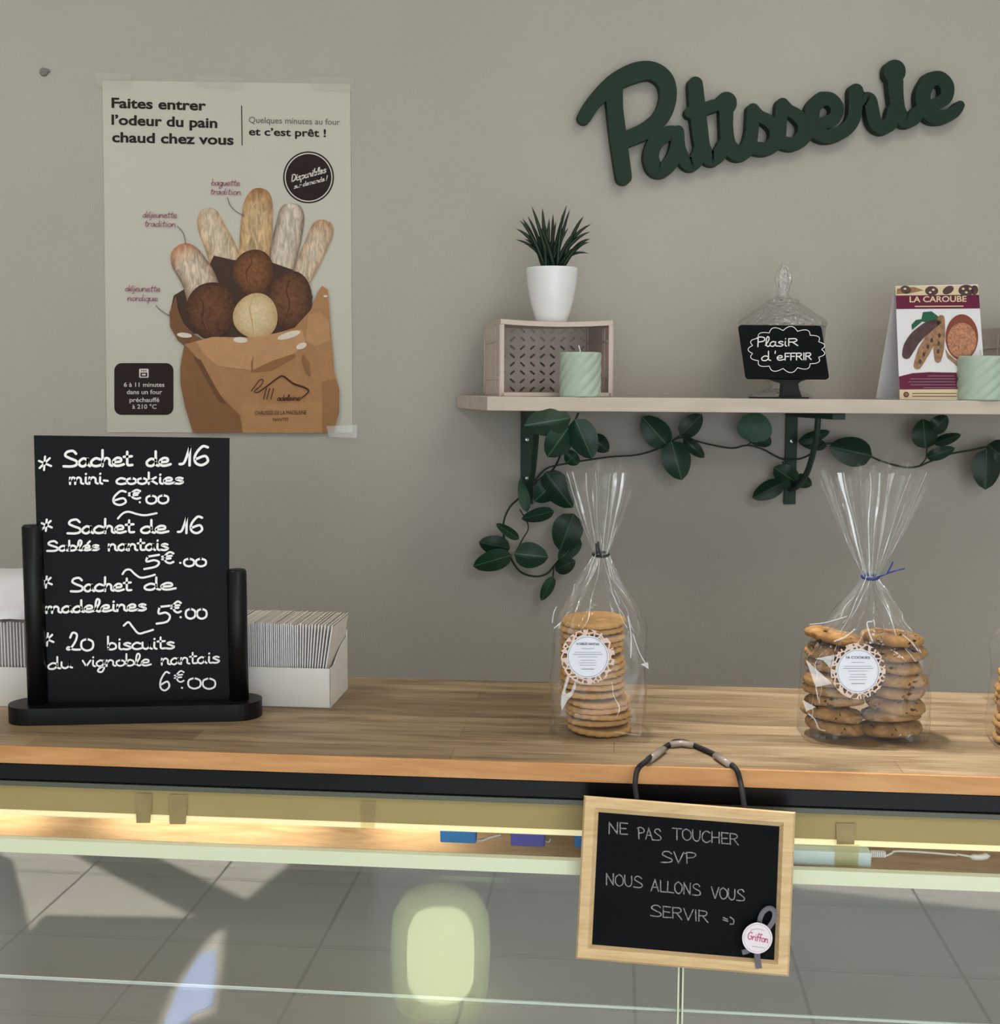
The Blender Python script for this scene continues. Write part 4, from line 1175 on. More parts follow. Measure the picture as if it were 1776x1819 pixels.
# ---- garland of leaves under the shelf
gp = atY(1200, 780, -.03)
gar = thing('leaf_garland', 'artificial green leaf garland draped under the wall shelf', 'garland', gp)
GY = -.045
mb = MB()
def vine(pts, ys, r=.0017):
    P = [atY(x, y, yy) for (x, y), yy in zip(pts, ys)]
    mb.tube(catmull(P, 5), r, 6)
vine([(950, 854), (971, 832), (1009, 823), (1079, 812), (1131, 808), (1174, 795), (1204, 778), (1225, 780), (1258, 789), (1300, 796), (1327, 791), (1355, 798), (1392, 816), (1430, 812), (1464, 789), (1505, 792), (1543, 809), (1568, 820), (1607, 830), (1632, 828), (1651, 820), (1685, 807), (1732, 798), (1790, 785)], [-.03] * 12 + [-.015, -.015] + [-.04] * 10)
vine([(1027, 734), (1020, 750), (1008, 775), (985, 830), (960, 850), (923, 884), (904, 903), (894, 932), (898, 970), (909, 995), (925, 1016), (950, 1024), (971, 1019), (984, 1005), (1000, 985), (1020, 950)], [-.22, -.225, -.15, -.05] + [-.03] * 12)
vine([(923, 905), (935, 925), (938, 940), (928, 958), (914, 984)], [-.03] * 5, .0012)
vine([(1632, 828), (1644, 815), (1646, 795)], [-.04] * 3, .0012); vine([(1193, 784), (1209, 773), (1215, 778)], [-.035] * 3, .0012); vine([(1327, 791), (1336, 784), (1340, 778)], [-.035] * 3, .0012)
vine([(1464, 789), (1440, 786), (1420, 784)], [-.04] * 3, .0012); vine([(1390, 820), (1400, 850), (1414, 858)], [-.02] * 3, .0012); vine([(984, 1005), (982, 1025)], [-.03] * 2, .0012)
mb.build('vine', barkm, gar, True)
rl = random.Random(11)


def ivy(bx, by, tx, ty, w, Y=GY, m=None, tilt=0):
    P0, P1 = Vector((bx, by)), Vector((tx, ty)); d = P1 - P0; Ln = d.length; nn = Vector((-d.y, d.x)).normalized()
    mb = MB(); n, k = 10, 6; rows = []
    sl = rl.uniform(-.012, .012) + tilt; bend = rl.uniform(.004, .012)
    for i in range(n + 1):
        f = i / n
        wd = w / 2 * (sin(pi * f ** .82)) ** .58 * (1.06) if 0 < f < 1 else .2
        row = []
        for j in range(k + 1):
            s = -1 + 2 * j / k
            q = P0 + d * f + nn * s * wd
            yy = Y + abs(s) * wd * .00018 * 1.6 - bend * sin(pi * f) + sl * s * wd / w * 2 + rl.uniform(-.0004, .0004)
            row.append(mb.V(atY(q.x, q.y, yy), uv=(s * wd / w * 2, f)))
        rows.append(row)
    for i in range(n):
        for j in range(k):
            mb.Fc([rows[i][j], rows[i][j + 1], rows[i + 1][j + 1], rows[i + 1][j]])
    mb.build('leaf', m or leafm, gar, True)


for L_ in ((1050, 775, 1081, 802, 30, -.05), (1025, 805, 1005, 823, 30, -.04), (1009, 760, 972, 812, 46, -.23), (1014, 742, 931, 756, 50, -.24), (1021, 744, 1052, 815, 50, -.235),
           (993, 848, 949, 891, 42, -.03), (968, 838, 1017, 902, 48, -.04), (984, 908, 926, 922, 24, -.04), (1019, 912, 994, 978, 52, -.05), (1030, 955, 992, 997, 30, -.035),
           (922, 958, 881, 930, 17, -.04), (906, 974, 850, 963, 34, -.04), (909, 986, 840, 1006, 36, -.05), (913, 983, 974, 990, 44, -.05), (986, 1013, 1022, 996, 28, -.04), (983, 1024, 961, 1067, 20, -.035),
           (1187, 793, 1140, 740, 46, -.04), (1208, 774, 1247, 736, 34, -.035), (1192, 783, 1211, 853, 50, -.045), (1214, 778, 1251, 813, 22, -.035),
           (1342, 792, 1354, 762, 46, -.02), (1393, 857, 1336, 885, 32, -.03), (1416, 858, 1374, 830, 38, -.03), (1411, 848, 1442, 862, 24, -.03),
           (1468, 793, 1416, 782, 22, -.03), (1420, 785, 1474, 766, 20, -.035), (1549, 810, 1472, 793, 50, -.05), (1500, 790, 1545, 812, 30, -.04),
           (1644, 797, 1639, 744, 44, -.045), (1654, 767, 1683, 739, 30, -.04), (1658, 788, 1707, 772, 19, -.035), (1645, 813, 1696, 796, 22, -.04), (1752, 797, 1750, 870, 50, -.05), (1754, 790, 1795, 822, 44, -.04)):
    ivy(*L_)
ivy(936, 910, 924, 850, 19, -.045, paleleaf); ivy(1336, 786, 1345, 731, 60, -.05, paleleaf)

# ================================================================== COUNTER AND DISPLAY CASE
FD, BD = 1.130, 1.450
CL0, CL1 = -.95, .75
ct = thing('countertop', 'strip wood countertop with orange front edge', 'countertop', cpt(0, FD, CTOP - .0175), -CA)
cm = MB(CM)
zc0 = CTOP - .0175
cm.hexa([(CL0, FD + .002, zc0), (CL1, FD + .002, zc0), (CL1, BD, zc0), (CL0, BD, zc0), (CL0, FD + .0015, CTOP), (CL1, FD + .0015, CTOP), (CL1, BD, CTOP), (CL0, BD, CTOP)])
cm.build('top_board', topwood, ct)
cm = MB(CM); cm.box(CL0, CL1, FD - .001, FD + .0025, zc0, CTOP - .0002); cm.build('front_edge', edgewood, ct, bevel=.0008)

case = thing('display_case', 'glass fronted bakery display case under the wooden countertop', 'display case', cpt(0, FD, 0), -CA)
RD = 1.136
cm = MB(CM)
cm.box(CL0, CL1, RD, RD + .05, CTOP - .0372, zc0 - .0008)
cm.build('top_rail', railm, case, bevel=.002)
trimm = mat('rail_trim', rgb(84, 86, 74), .4, spec=.5)
cm = MB(CM); cm.box(CL0, CL1, RD - .001, RD + .03, CTOP - .0420, CTOP - .0372); cm.build('rail_trim', trimm, case)
CD = 1.142
zcan0, zcan1 = CTOP - .0695, CTOP - .0440
cm = MB(CM); cm.hexa([(CL0, CD + .002, zcan0), (CL1, CD + .002, zcan0), (CL1, CD + .05, zcan0), (CL0, CD + .05, zcan0), (CL0, CD, zcan1), (CL1, CD, zcan1), (CL1, CD + .05, zcan1), (CL0, CD + .05, zcan1)])
can = cm.build('light_canopy', canopym, case)
# light tube below the canopy; lit on the left half
cm = MB(CM); cm.box(CL0, CL1, CD + .004, CD + .020, zcan0 - .0068, zcan0 - .0002); cm.build('tube_cover', strip_dead, case, bevel=.001)
for (a, c_) in ((-.95, -.600), (-.530, -.305), (-.245, -.165)):
    cm = MB(CM); cm.box(a, c_, CD + .021, CD + .034, zcan0 - .0075, zcan0 - .0002); cm.build('light_tube', strip_m, case)
    la = area('case_light', cpt((a + c_) / 2, CD + .045, zcan0 - .010), abs(c_ - a), .02, .40 * abs(c_ - a) / .3, (1, .93, .78), (CN * .6 + Vector((0, 0, -1))))
    la.rotation_euler = (Matrix((CT, Vector((0, 0, 0)), Vector((0, 0, 0)))).to_3x3()).to_euler() if False else la.rotation_euler
    zax = -(CN * .55 + Vector((0, 0, -1))).normalized(); xax = CT; yax = zax.cross(xax)
    la.rotation_euler = Matrix((xax, yax, zax)).transposed().to_euler()
for (x0, x1, y0, y1, m_) in ((241, 270, 1409, 1462, canopytape), (300, 333, 1411, 1464, canopytape), (640, 668, 1422, 1472, None), (1485, 1520, 1462, 1500, canopytape)):
    mb = MB(); M = lambda x, y: atD(x, y, CD - .0006)
    mb.poly([(x0, y0), (x1, y0 + 1), (x1 - 3, y1), (x0 + 1, y1)], M); o = mb.build('tape_remnant', m_ or browntape, can)
# wooden board behind the tube, above the glass
WD = 1.215
cm = MB(CM); cm.box(CL0, CL1, WD, WD + .018, CTOP - .124, CTOP - .045); cm.build('wood_panel', stripwood, case)
# front glass: two panes meeting behind the slate
GD = 1.12
zg1 = CTOP - .0905
jx = .0
pj = atD(1209, 1740, GD); jl = (pj - CB).dot(CT)
for a, c_ in ((CL0, jl - .0012), (jl + .0012, CL1)):
    cm = MB(CM); cm.box(a, c_, GD, GD + .008, .30, zg1 - .001, 0); g = cm.build('glass_pane', paneg, case)
    cm = MB(CM); cm.box(a, c_, GD - .0005, GD + .0085, zg1 - .0135, zg1); cm.build('glass_edge', edgem, g)
    e = c_ if c_ < .3 else a
    s_ = -1 if c_ < .3 else 1
    cm = MB(CM); cm.box(min(e, e + s_ * .0016), max(e, e + s_ * .0016), GD - .0003, GD + .0083, .30, zg1 - .0135); cm.build('glass_edge', edgem, g)
# glass shelf inside, its polished front edge catching the light
zsh = atD(888, 1776, GD + .014).z
cm = MB(CM); cm.box(CL0, CL1, GD + .014, 1.432, zsh - .006, zsh); cm.build('glass_shelf', thin_mat('shelf_glass', (.88, .90, .87), base=.06, edge=.5, rough=.02, haze=.03, power=3), case)
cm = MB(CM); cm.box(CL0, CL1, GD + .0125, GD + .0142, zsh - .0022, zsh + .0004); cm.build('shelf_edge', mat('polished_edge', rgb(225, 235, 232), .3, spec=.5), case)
cm = MB(CM); cm.box(CL0, CL1, 1.433, 1.448, .30, CTOP - .03); cm.box(CL0, CL1, GD + .012, 1.448, .28, .30); cm.build('back_panel', greydeck, case)
cm = MB(CM); cm.box(CL0, CL1, GD, 1.448, 0, .28); cm.build('plinth', whitewall, case)
# connectors and cables taped under the canopy
for (x0, x1, y0, y1, m_) in ((783, 846, 1481, 1495, bluem), (908, 968, 1486, 1501, violm), (1021, 1075, 1489, 1504, bluem)):
    a, c_ = atD(x0, y0, 1.178), atD(x1, y1, 1.178); la_, lb_ = (a - CB).dot(CT), (c_ - CB).dot(CT)
    cm = MB(CM); cm.box(la_, lb_, 1.172, 1.186, c_.z, a.z + .006); cm.build('cable_connector', m_, case, bevel=.001)
mb = MB(); mb.tube(catmull([atD(x, y, 1.178) for x, y in ((846, 1493), (858, 1492), (872, 1487), (890, 1483))], 5), .0013, 6)
mb.tube(catmull([atD(x, y, 1.178) for x, y in ((968, 1493), (974, 1496), (978, 1490))], 5), .0008, 6)
mb.tube(catmull([atD(x, y, 1.160) for x, y in ((1545, 1521), (1570, 1521), (1583, 1516), (1592, 1512), (1640, 1514), (1700, 1519))], 5), .0010, 6)
mb.build('cable', cablem, case, True)
a, c_ = atD(1396, 1507, 1.140), atD(1547, 1541, 1.140); la_, lb_ = (a - CB).dot(CT), (c_ - CB).dot(CT)
cm = MB(CM); cm.box(la_, lb_, 1.139, 1.16, c_.z, a.z - .001); cm.build('driver_box', paleblue, case, bevel=.0015)
mb = MB(); mb.poly([(1484, 1498), (1526, 1500), (1524, 1543), (1482, 1541)], lambda x, y: atD(x, y, 1.1375)); mb.build('tape_remnant', browntape, case)
a, c_ = atD(1547, 1512, 1.150), atD(1573, 1522, 1.150)
cm = MB(CM)
for k in range(8):
    x = (a - CB).dot(CT) + k * .0017; cm.box(x, x + .0011, 1.148, 1.153, c_.z, a.z)
cm.build('cable_grip', cablem, case)
a, c_ = atD(1700, 1517, 1.16), atD(1752, 1526, 1.16)
mb = MB(); mb.tube(catmull([atD(x, y, 1.16) for x, y in ((1698, 1517), (1715, 1520), (1735, 1523), (1750, 1521), (1754, 1517))], 5), [.001] * 8 + [.003] * 13, 8); mb.build('cable_plug', cablem, case, True)

# ================================================================== ON THE COUNTER
# ---- menu board on its stand (stands square to the wall)
bl_ = atZ(20, 1276, CTOP); br_ = atZ(465, 1272, CTOP)
MY = (bl_.y + br_.y) / 2
mcx = (bl_.x + br_.x) / 2; half = (br_.x - bl_.x) / 2
t = thing('menu_board', 'tall black menu board with white price list on a stand', 'menu board', (mcx, MY, CTOP))
mb = MB(); n = 16; hd = .026
outl = [(mcx + half - hd + hd * sin(pi * k / n), MY - hd * cos(pi * k / n)) for k in range(n + 1)] + [(mcx - half + hd - hd * sin(pi * k / n), MY + hd * cos(pi * k / n)) for k in range(n + 1)]
mb.prism(outl, lambda x, y: Vector((x, y, CTOP)), lambda x, y: Vector((x, y, CTOP + .018)))
mb.build('base', blackm, t, bevel=.003)
PY = MY - .002
for (xt, yt, xb, yb, r) in ((57, 932, 68, 1255, .0105), (420, 1011, 425, 1250, .0103)):
    a, c_ = atY(xt, yt, PY), atY(xb, yb, PY)
    mb = MB(); mb.tube([Vector((c_.x, PY, CTOP + .016)), a - Vector((0, 0, .002)), a], [r, r, r * .82], 20); mb.build('post', blackm, t, True)
BYm = PY
Mb = planeY(BYm)
mb = MB(); mb.prism([(60, 773.5), (407, 778), (406, 1258), (74, 1258)], Mb, lambda x, y: Mb(x, y) + Vector((0, .004, 0))); brd = mb.build('board', boardm, t)
Mc = planeY(BYm - .0004)
mb = MB(); w = 1.9
H = lambda s, a, c_, y0, y1, xh, hw=w, sl=0: hand(mb, s, a, c_, y0, y1, xh, hw, Mc, slant=sl)
def star(cx, cy, s=11): H('*', cx - s, cx + s, cy + s, cy + s, 2 * s, 1.9)
def zz(pts, ox, oy, hw=1.8): mb.ribbon([(ox + x * .2083, oy + y * .2083) for x, y in pts], hw, Mc)
star(80, 823, 12)
H('Sachet', 112, 236, 829, 827, 14, 2.3); H('de', 260, 303, 828, 827, 13.5, 2.3); H('16', 319, 374, 827, 826, 17, 2.3)
H('mini-', 123, 193, 860, 859, 11.5); H('cookies', 206, 327, 860, 859, 10.5, 2)
H('6', 198, 228, 897, 897, 12.6); H('€', 229, 251, 886, 886, 8); zz([(950, 585), (953, 588)], 50, 770); H('00', 259, 301, 895, 894, 11.3, 1.9)
zz([(765, 725), (810, 680), (860, 668), (930, 688), (1000, 697), (1095, 680)], 50, 770)
star(83, 933, 10)
H('Sachet', 119, 239, 948, 946, 12.5, 2.1); H('de', 250, 299, 947, 946, 12, 2.1); H('16', 316, 363, 947, 947, 14.8, 2.1)
H('Sablés', 83, 177, 979, 977, 8.8, 1.9); H('nantais', 192, 300, 978, 977, 11, 1.9)
H('5', 255, 286, 1011, 1007, 11.2); H('€', 288, 310, 1001, 1000, 10); zz([(1295, 1103), (1299, 1104)], 50, 770); H('00', 326, 368, 1006, 1006, 10.5)
zz([(805, 95), (830, 62), (870, 58), (910, 95), (960, 125), (1030, 115), (1080, 100)], 50, 1000)
star(83, 1034, 10)
H('Sachet', 125, 234, 1051, 1049, 12.2, 2); H('de', 256, 312, 1048, 1047, 11.5, 2)
H('madeleines', 81, 261, 1089, 1084, 11, 2)
H('5', 277, 305, 1108, 1106, 15.5); H('€', 304, 323, 1088, 1088, 10); zz([(1298, 462), (1302, 463)], 50, 1000); H('00', 329, 369, 1099, 1099, 13.5)
zz([(815, 535), (855, 505), (890, 545), (940, 600), (1000, 590), (1065, 570)], 50, 1000)
star(85, 1136, 11)
H('20', 119, 168, 1155, 1156, 16); H('biscuits', 190, 311, 1154, 1152, 11.5, 1.8)
H('du', 85, 129, 1189, 1186, 11, 1.7); H('vignoble', 146, 268, 1184, 1182, 10.5, 1.6); H('nantais', 286, 391, 1181, 1177, 11, 1.6)
H('6', 282, 304, 1227, 1226, 16.5, 1.6); H('€', 310, 328, 1212, 1211, 10, 1.4); zz([(1310, 1065), (1314, 1066)], 50, 1000, 1.6); H('00', 333, 385, 1223, 1224, 14.5, 1.6)
mb.build('chalk_lettering', chalkm, brd)


# ---- cartons of paper sleeves
def carton(fl, fr, depth, h, label, rotz):
    """fl, fr: front bottom corners on the counter"""
    wdt = (fr - fl).length
    t = thing('carton', label, 'box', ((fl.x + fr.x) / 2, (fl.y + fr.y) / 2, CTOP), rotz, 'white cartons of paper sleeves')
    T = ROOTM[t.name]; w2 = wdt / 2
    mb = MB(T); mb.box(-w2, w2, 0, depth, .0003, .0013); mb.build('bottom', boxm, t)
    mb = MB(T); mb.box(-w2, w2, 0, .001, .0012, h); mb.build('front_wall', boxm, t)
    mb = MB(T); mb.box(-w2, w2, depth - .001, depth, .0012, h * 1.6); mb.build('back_wall', boxm, t)
    for s in (-1, 1):
        x0, x1 = sorted((s * w2, s * (w2 - .001)))
        cut = [(0, .0012), (0, h)] + [(depth * .2 + depth * .75 * k / 8, h + .018 * sin(pi / 2 * k / 8) + (0 if k < 8 else 0)) for k in range(9)] + [(depth, h * 1.6), (depth, .0012)]
        mb = MB(T); mb.prism(cut, lambda y, z: Vector((x0, y, z)), lambda y, z: Vector((x1, y, z))); mb.build('side_wall', boxm, t)
    return t, T, w2


def sleeves(T, w2, depth, zlo, ztop, n, x0, x1, rotz, label, group, lean=0.0, protolab=None):
    proto = None
    for i in range(n):
        f = i / max(1, n - 1); x = x0 + (x1 - x0) * f
        le = lean * max(0, (f - .7) / .3) ** 1.5
        loc = T @ Vector((x, .004, zlo))
        if proto is None:
            mb = MB(); hh = ztop - zlo; dd = depth - .01
            # a folded sleeve: two leaves and a rounded fold at the front
            for (a, c_) in ((-.0007, -.0002), (.0001, .0005)):
                mb.box(a, c_, .001, dd, 0, hh, 0)
            mb.box(-.0007, .0005, 0, .001, 0, hh, 1)
            mb.box(-.0006, .0005, .001, dd, hh - .001, hh + .0004, 0)
            ROOTM['tmp'] = Matrix.Identity(4)
            o = mb.build('paper_sleeve', [paperm, cardm]); o.location = loc; proto = o
            tag(o, label, 'paper sleeve', group)
        else:
            o = proto.copy(); COL.objects.link(o); o.location = loc
        rr_ = random.Random(i * 7 + n)
        o.rotation_euler = (0, le + rr_.uniform(-.003, .003), rotz + rr_.uniform(-.004, .004))
        o.location.z += rr_.uniform(0, .0015)


fr = atZ(587, 1258, CTOP); fl = atZ(437, 1253, CTOP); fl = fr - CT * (fr - fl).length * 1.25
_, T, w2 = carton(fl, fr, .088, .044, 'white cardboard carton of paper sleeves right of menu board', -CA)
sleeves(T, w2, .088, .0016, .091, 46, -w2 + .004, w2 - .0125, -CA, 'white paper sleeve on edge in the carton right of the menu board', 'paper sleeves in the right carton', lean=.16)
fr2 = atZ(52, 1256, CTOP); fl2 = fr2 - CT * .13
_, T, w2 = carton(fl2, fr2, .088, .044, 'white cardboard carton left of the menu board, cut by left edge', -CA)
sleeves(T, w2, .088, .0016, .092, 34, -w2 + .004, w2 - .006, -CA, 'white paper sleeve on edge in the carton left of the menu board', 'paper sleeves in the left carton')
mb = MB(T); ids = []
for i in range(9):
    for j in range(5):
        x = -w2 + (2 * w2 - .002) * i / 8; y = -.001 + .085 * j / 4; z = .0965 + .045 * (j / 4) ** 1.3 + .0015 * sin(i * 1.1)
        ids.append(mb.V((x, y, z)))
for i in range(8):
    for j in range(4):
        a = i * 5 + j; mb.Fc([ids[a], ids[a + 1], ids[a + 6], ids[a + 5]])
o = mb.build('paper_sheet', cardm, smooth=True); so = o.modifiers.new('solid', 'SOLIDIFY'); so.thickness = .0006
tag(rebase(o, T @ Vector((0, .04, .0965))), 'white printed paper lying on the sleeves at the left edge', 'paper')


# ---- biscuits in clear bags
def bag(base, half_x, half_y, h_body, h_sh, h_tie, h_top, fan, rot, label, tie_m, seed, lean=(0, 0), npl=13, tail=None, fanskew=0, glints=()):
    t = thing('biscuit_bag', label, 'bag', base, rot, 'clear bags of biscuits')
    T = ROOTM[t.name]; rg = random.Random(seed); ph = [rg.uniform(0, 6.28) for _ in range(12)]
    n = 132
    def section(u, z):
        """point of the film at angle u, height z (local)"""
        cu, su = cos(u), sin(u); ex_ = 4.5
        if z <= h_sh:
            f = 0
        else:
            f = min(1, (z - h_sh) / (h_tie - h_sh))
        if z <= h_tie:
            k = (1 - f) ** 1.15
            p_ = 2 / (ex_ * (1 - f) + 2 * f)
            sx_ = abs(cu) ** p_ * (1 if cu > 0 else -1); sy_ = abs(su) ** p_ * (1 if su > 0 else -1)
            wx = half_x * k + .0062 * (1 - k); wy = half_y * k + .0058 * (1 - k)
            wr = (.0006 + .0030 * f * (1 - f) * 4 + .0012 * f)
            wob = wr * (sin(npl * u + ph[0] + z * 25) + .6 * sin((npl + 6) * u + ph[1] - z * 40)) + .0010 * sin(5 * u + z * 90 + ph[2]) * (1 - f) + .0007 * sin(9 * u - z * 150 + ph[3]) * (1 - f)
            # the flat faces crease gently
            if f == 0:
                tz = z / h_sh
                wx *= 1 + .012 * sin(tz * 7 + ph[4]); wy *= 1 + .03 * sin(tz * 9 + ph[5])
            x, y = sx_ * (wx + wob), sy_ * (wy + wob)
        else:
            g = (z - h_tie) / (h_top - h_tie)
            ge = g ** .85
            wx = .0062 + (fan - .0062) * ge; wy = .0058 + .010 * ge
            pl = (.0010 + .0052 * ge)
            x = cu * wx + pl * .55 * sin(npl * u + ph[6]) * abs(su); y = su * wy + pl * sin(npl * u + ph[7]) + pl * .5 * sin(2 * npl * u + ph[8])
            x += fanskew * ge
        return x + lean[0] * (z / h_tie), y + lean[1] * (z / h_tie)
    zs_ = [0, .0012] + [h_sh * k / 14 for k in range(1, 15)] + [h_sh + (h_tie - h_sh) * k / 16 for k in range(1, 17)] + [h_tie + (h_top - h_tie) * k / 14 for k in range(1, 15)]
    mb = MB(T); rings = []
    for z in zs_:
        ring = []
        for k in range(n):
            u = 2 * pi * k / n; x, y = section(u, z)
            zz_ = z
            if z > h_tie:
                g = (z - h_tie) / (h_top - h_tie)
                zz_ = z + g * (.010 * sin(3 * u + ph[9]) + .005 * sin(npl * u + ph[10]) - .012 * abs(cos(u)) ** 2)
            if z == 0: x *= .97; y *= .97
            ring.append(mb.V((x, y, zz_ + .0004)))
        rings.append(ring)
    for a in range(len(rings) - 1):
        for k in range(n):
            mb.Fc([rings[a][k], rings[a][(k + 1) % n], rings[a + 1][(k + 1) % n], rings[a + 1][k]])
    def surf(u, z, o_=.0004):
        x, y = section(u, z); return Vector((x + cos(u) * o_, y + sin(u) * o_, z + .0004))
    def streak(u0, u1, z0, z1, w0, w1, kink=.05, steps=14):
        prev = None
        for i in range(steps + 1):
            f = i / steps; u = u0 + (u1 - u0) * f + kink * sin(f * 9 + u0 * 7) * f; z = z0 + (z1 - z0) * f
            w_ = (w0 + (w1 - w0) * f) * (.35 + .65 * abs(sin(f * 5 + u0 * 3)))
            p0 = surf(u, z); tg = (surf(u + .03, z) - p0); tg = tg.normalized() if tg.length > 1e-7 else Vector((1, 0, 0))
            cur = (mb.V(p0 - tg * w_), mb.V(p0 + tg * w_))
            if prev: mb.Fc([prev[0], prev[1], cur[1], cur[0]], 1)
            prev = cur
    for i in range(34):                                 # tight gathers round the tie, highlights drawn as pale streaks
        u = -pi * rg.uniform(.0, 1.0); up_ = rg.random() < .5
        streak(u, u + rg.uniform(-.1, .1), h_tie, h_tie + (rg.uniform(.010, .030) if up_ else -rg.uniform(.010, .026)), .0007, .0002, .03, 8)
    for i in range(15):                                 # pleats of the mouth, drawn as pale highlight streaks
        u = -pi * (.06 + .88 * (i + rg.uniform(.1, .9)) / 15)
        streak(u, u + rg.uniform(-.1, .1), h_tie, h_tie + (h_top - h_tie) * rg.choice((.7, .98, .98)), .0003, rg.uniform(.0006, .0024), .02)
    for i in range(10):                                 # painted highlight streaks along creases running down from the tie
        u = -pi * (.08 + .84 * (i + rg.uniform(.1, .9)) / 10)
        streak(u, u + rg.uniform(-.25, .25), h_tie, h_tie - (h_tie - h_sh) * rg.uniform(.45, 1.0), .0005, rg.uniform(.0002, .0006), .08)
    for i in range(9):                                  # short painted highlight streaks on the body
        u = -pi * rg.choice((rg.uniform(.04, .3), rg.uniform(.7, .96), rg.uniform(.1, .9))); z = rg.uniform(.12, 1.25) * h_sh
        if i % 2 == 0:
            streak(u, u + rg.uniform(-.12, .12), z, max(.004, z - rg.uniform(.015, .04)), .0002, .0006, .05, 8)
    dfront = (Vector(base) - CB).dot(CN) - half_y - .0010
    mb.T = None
    for g_ in glints:                                   # painted glints laid just before the front face
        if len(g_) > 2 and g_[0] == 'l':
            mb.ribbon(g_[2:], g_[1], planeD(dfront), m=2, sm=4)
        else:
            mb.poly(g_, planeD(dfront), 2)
    mb.build('film', [film, crease, glint_film], t, True)
    mb = MB(T); cx, cy = section(0, h_tie); cx = lean[0]; cy = lean[1]
    mb.tube([Vector((cx + .0078 * cos(2 * pi * k / 20), cy + .0074 * sin(2 * pi * k / 20), h_tie + .0012 * sin(2 * pi * k / 20))) for k in range(21)], .0016, 6)
    for pts in tail:
        mb.tube(catmull([Vector((cx + a, cy - .008 + b2, h_tie + c2)) for a, b2, c2 in pts], 4), .0014, 6, flat=.6)
    mb.build('twist_tie', tie_m, t, True)
    return t, T


def sticker(t, px, py, r_out, r_in, D, title, tilt=0):
    M = planeD(D); M1 = planeD(D - .0004); M2_ = planeD(D - .0007)
    mb = MB(); mb.poly(circ(px, py, r_out, r_out * 1.02, 40), M, holes=[circ(px, py, r_in, r_in * 1.02, 40)]); s = mb.build('sticker', ringm, t)
    mb = MB(); mb.poly(circ(px, py, r_in, r_in * 1.02, 40), M, 0); mb.poly(circ(px, py, r_in * .95, r_in * .97, 40), M1, 1, holes=[circ(px, py, r_in * .93, r_in * .95, 40)])
    text(mb, title, px - r_in * .55, px + r_in * .55, py - r_in * .58, py - r_in * .56, r_in * .11, M1, .01, m=2)
    for (dy, w_, hw) in ((-.40, .3, .35), (-.22, .62, .3), (-.12, .7, .4), (.0, .45, .3), (.16, .35, .3), (.28, .4, .3), (.40, .4, .3), (.58, .3, .55)):
        mb.ribbon([(px - r_in * w_, py + r_in * dy), (px + r_in * w_, py + r_in * dy)], hw, M1, m=1)
    mb.build('sticker_print', [pr_sticker, pr_sgrey, pr_dark], s)


def make_sable():
    mb = MB(); n = 88; R, h = .0325, .0067
    wob = lambda a, z: 1 + .028 * cos(20 * a)
    mb.lathe([(0, 0), (R * .88, 0), (R * .95, .0006), (R * .99, .0018), (R, h * .5), (R * .985, h * .75), (R * .95, h - .0004), (R * .90, h), (R * .6, h + .0002), (0, h + .0004)], (0, 0, 0), n, wob=wob)
    for i, f in enumerate(mb.f):
        z = sum(mb.v[k].z for k in f) / len(f); rr_ = max((mb.v[k].xy).length for k in f)
        mb.m[i] = 1 if z < .0016 else 0
    return mb.build('sable_biscuit', [sable, sableb], smooth=True)


sable_proto = None
def sable_stack(basept, n, px_shift, grp, lab):
    global sable_proto
    z = basept.z + .0012
    for i in range(n):
        rg = random.Random(i * 13 + int(basept.x * 1000))
        dx, dy, tx, ty = px_shift(i, rg)
        if sable_proto is None:
            o = make_sable(); sable_proto = o
        else:
            o = sable_proto.copy(); COL.objects.link(o)
        tag(o, lab(i), 'biscuit', grp)
        o.location = basept + CT * dx + CN * dy + Vector((0, 0, z - basept.z)); o.rotation_euler = (tx, ty, rg.uniform(0, 6))
        z += .0073


ORD = ['bottom', 'second from the bottom', 'third from the bottom', 'fourth from the bottom', 'fifth from the bottom', 'sixth from the bottom', 'seventh from the bottom', 'eighth from the bottom',
       'eighth from the top', 'seventh from the top', 'sixth from the top', 'fifth from the top', 'fourth from the top', 'third from the top', 'second from the top', 'topmost']
b1 = atZ(1062, 1297, CTOP)
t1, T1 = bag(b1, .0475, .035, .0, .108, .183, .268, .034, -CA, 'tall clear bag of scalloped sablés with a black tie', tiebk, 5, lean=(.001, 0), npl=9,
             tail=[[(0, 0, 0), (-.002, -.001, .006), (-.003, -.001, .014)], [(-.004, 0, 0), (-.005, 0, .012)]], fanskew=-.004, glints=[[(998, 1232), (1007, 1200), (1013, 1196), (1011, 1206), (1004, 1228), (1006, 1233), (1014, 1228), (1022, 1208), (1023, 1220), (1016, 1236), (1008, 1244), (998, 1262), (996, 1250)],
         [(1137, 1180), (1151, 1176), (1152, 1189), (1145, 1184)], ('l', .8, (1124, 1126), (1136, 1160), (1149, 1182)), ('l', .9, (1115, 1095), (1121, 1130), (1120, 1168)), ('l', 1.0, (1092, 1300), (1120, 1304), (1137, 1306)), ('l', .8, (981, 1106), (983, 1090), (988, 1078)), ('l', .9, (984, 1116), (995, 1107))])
def shift1(i, rg):
    if i < 5: return (.0005 - i * .0003 + rg.uniform(-.0008, .0008), rg.uniform(-.001, .001), .0 + rg.uniform(-.02, .02), -.05 + rg.uniform(-.02, .02))
    return (-.0065 + rg.uniform(-.0016, .0016), .001 + rg.uniform(-.001, .001), rg.uniform(-.025, .025), .03 + rg.uniform(-.03, .03))
sable_stack(b1, 16, shift1, 'sablés in the tall bag', lambda i: 'golden scalloped sablé, %s of stack in the black-tied bag' % ORD[i])
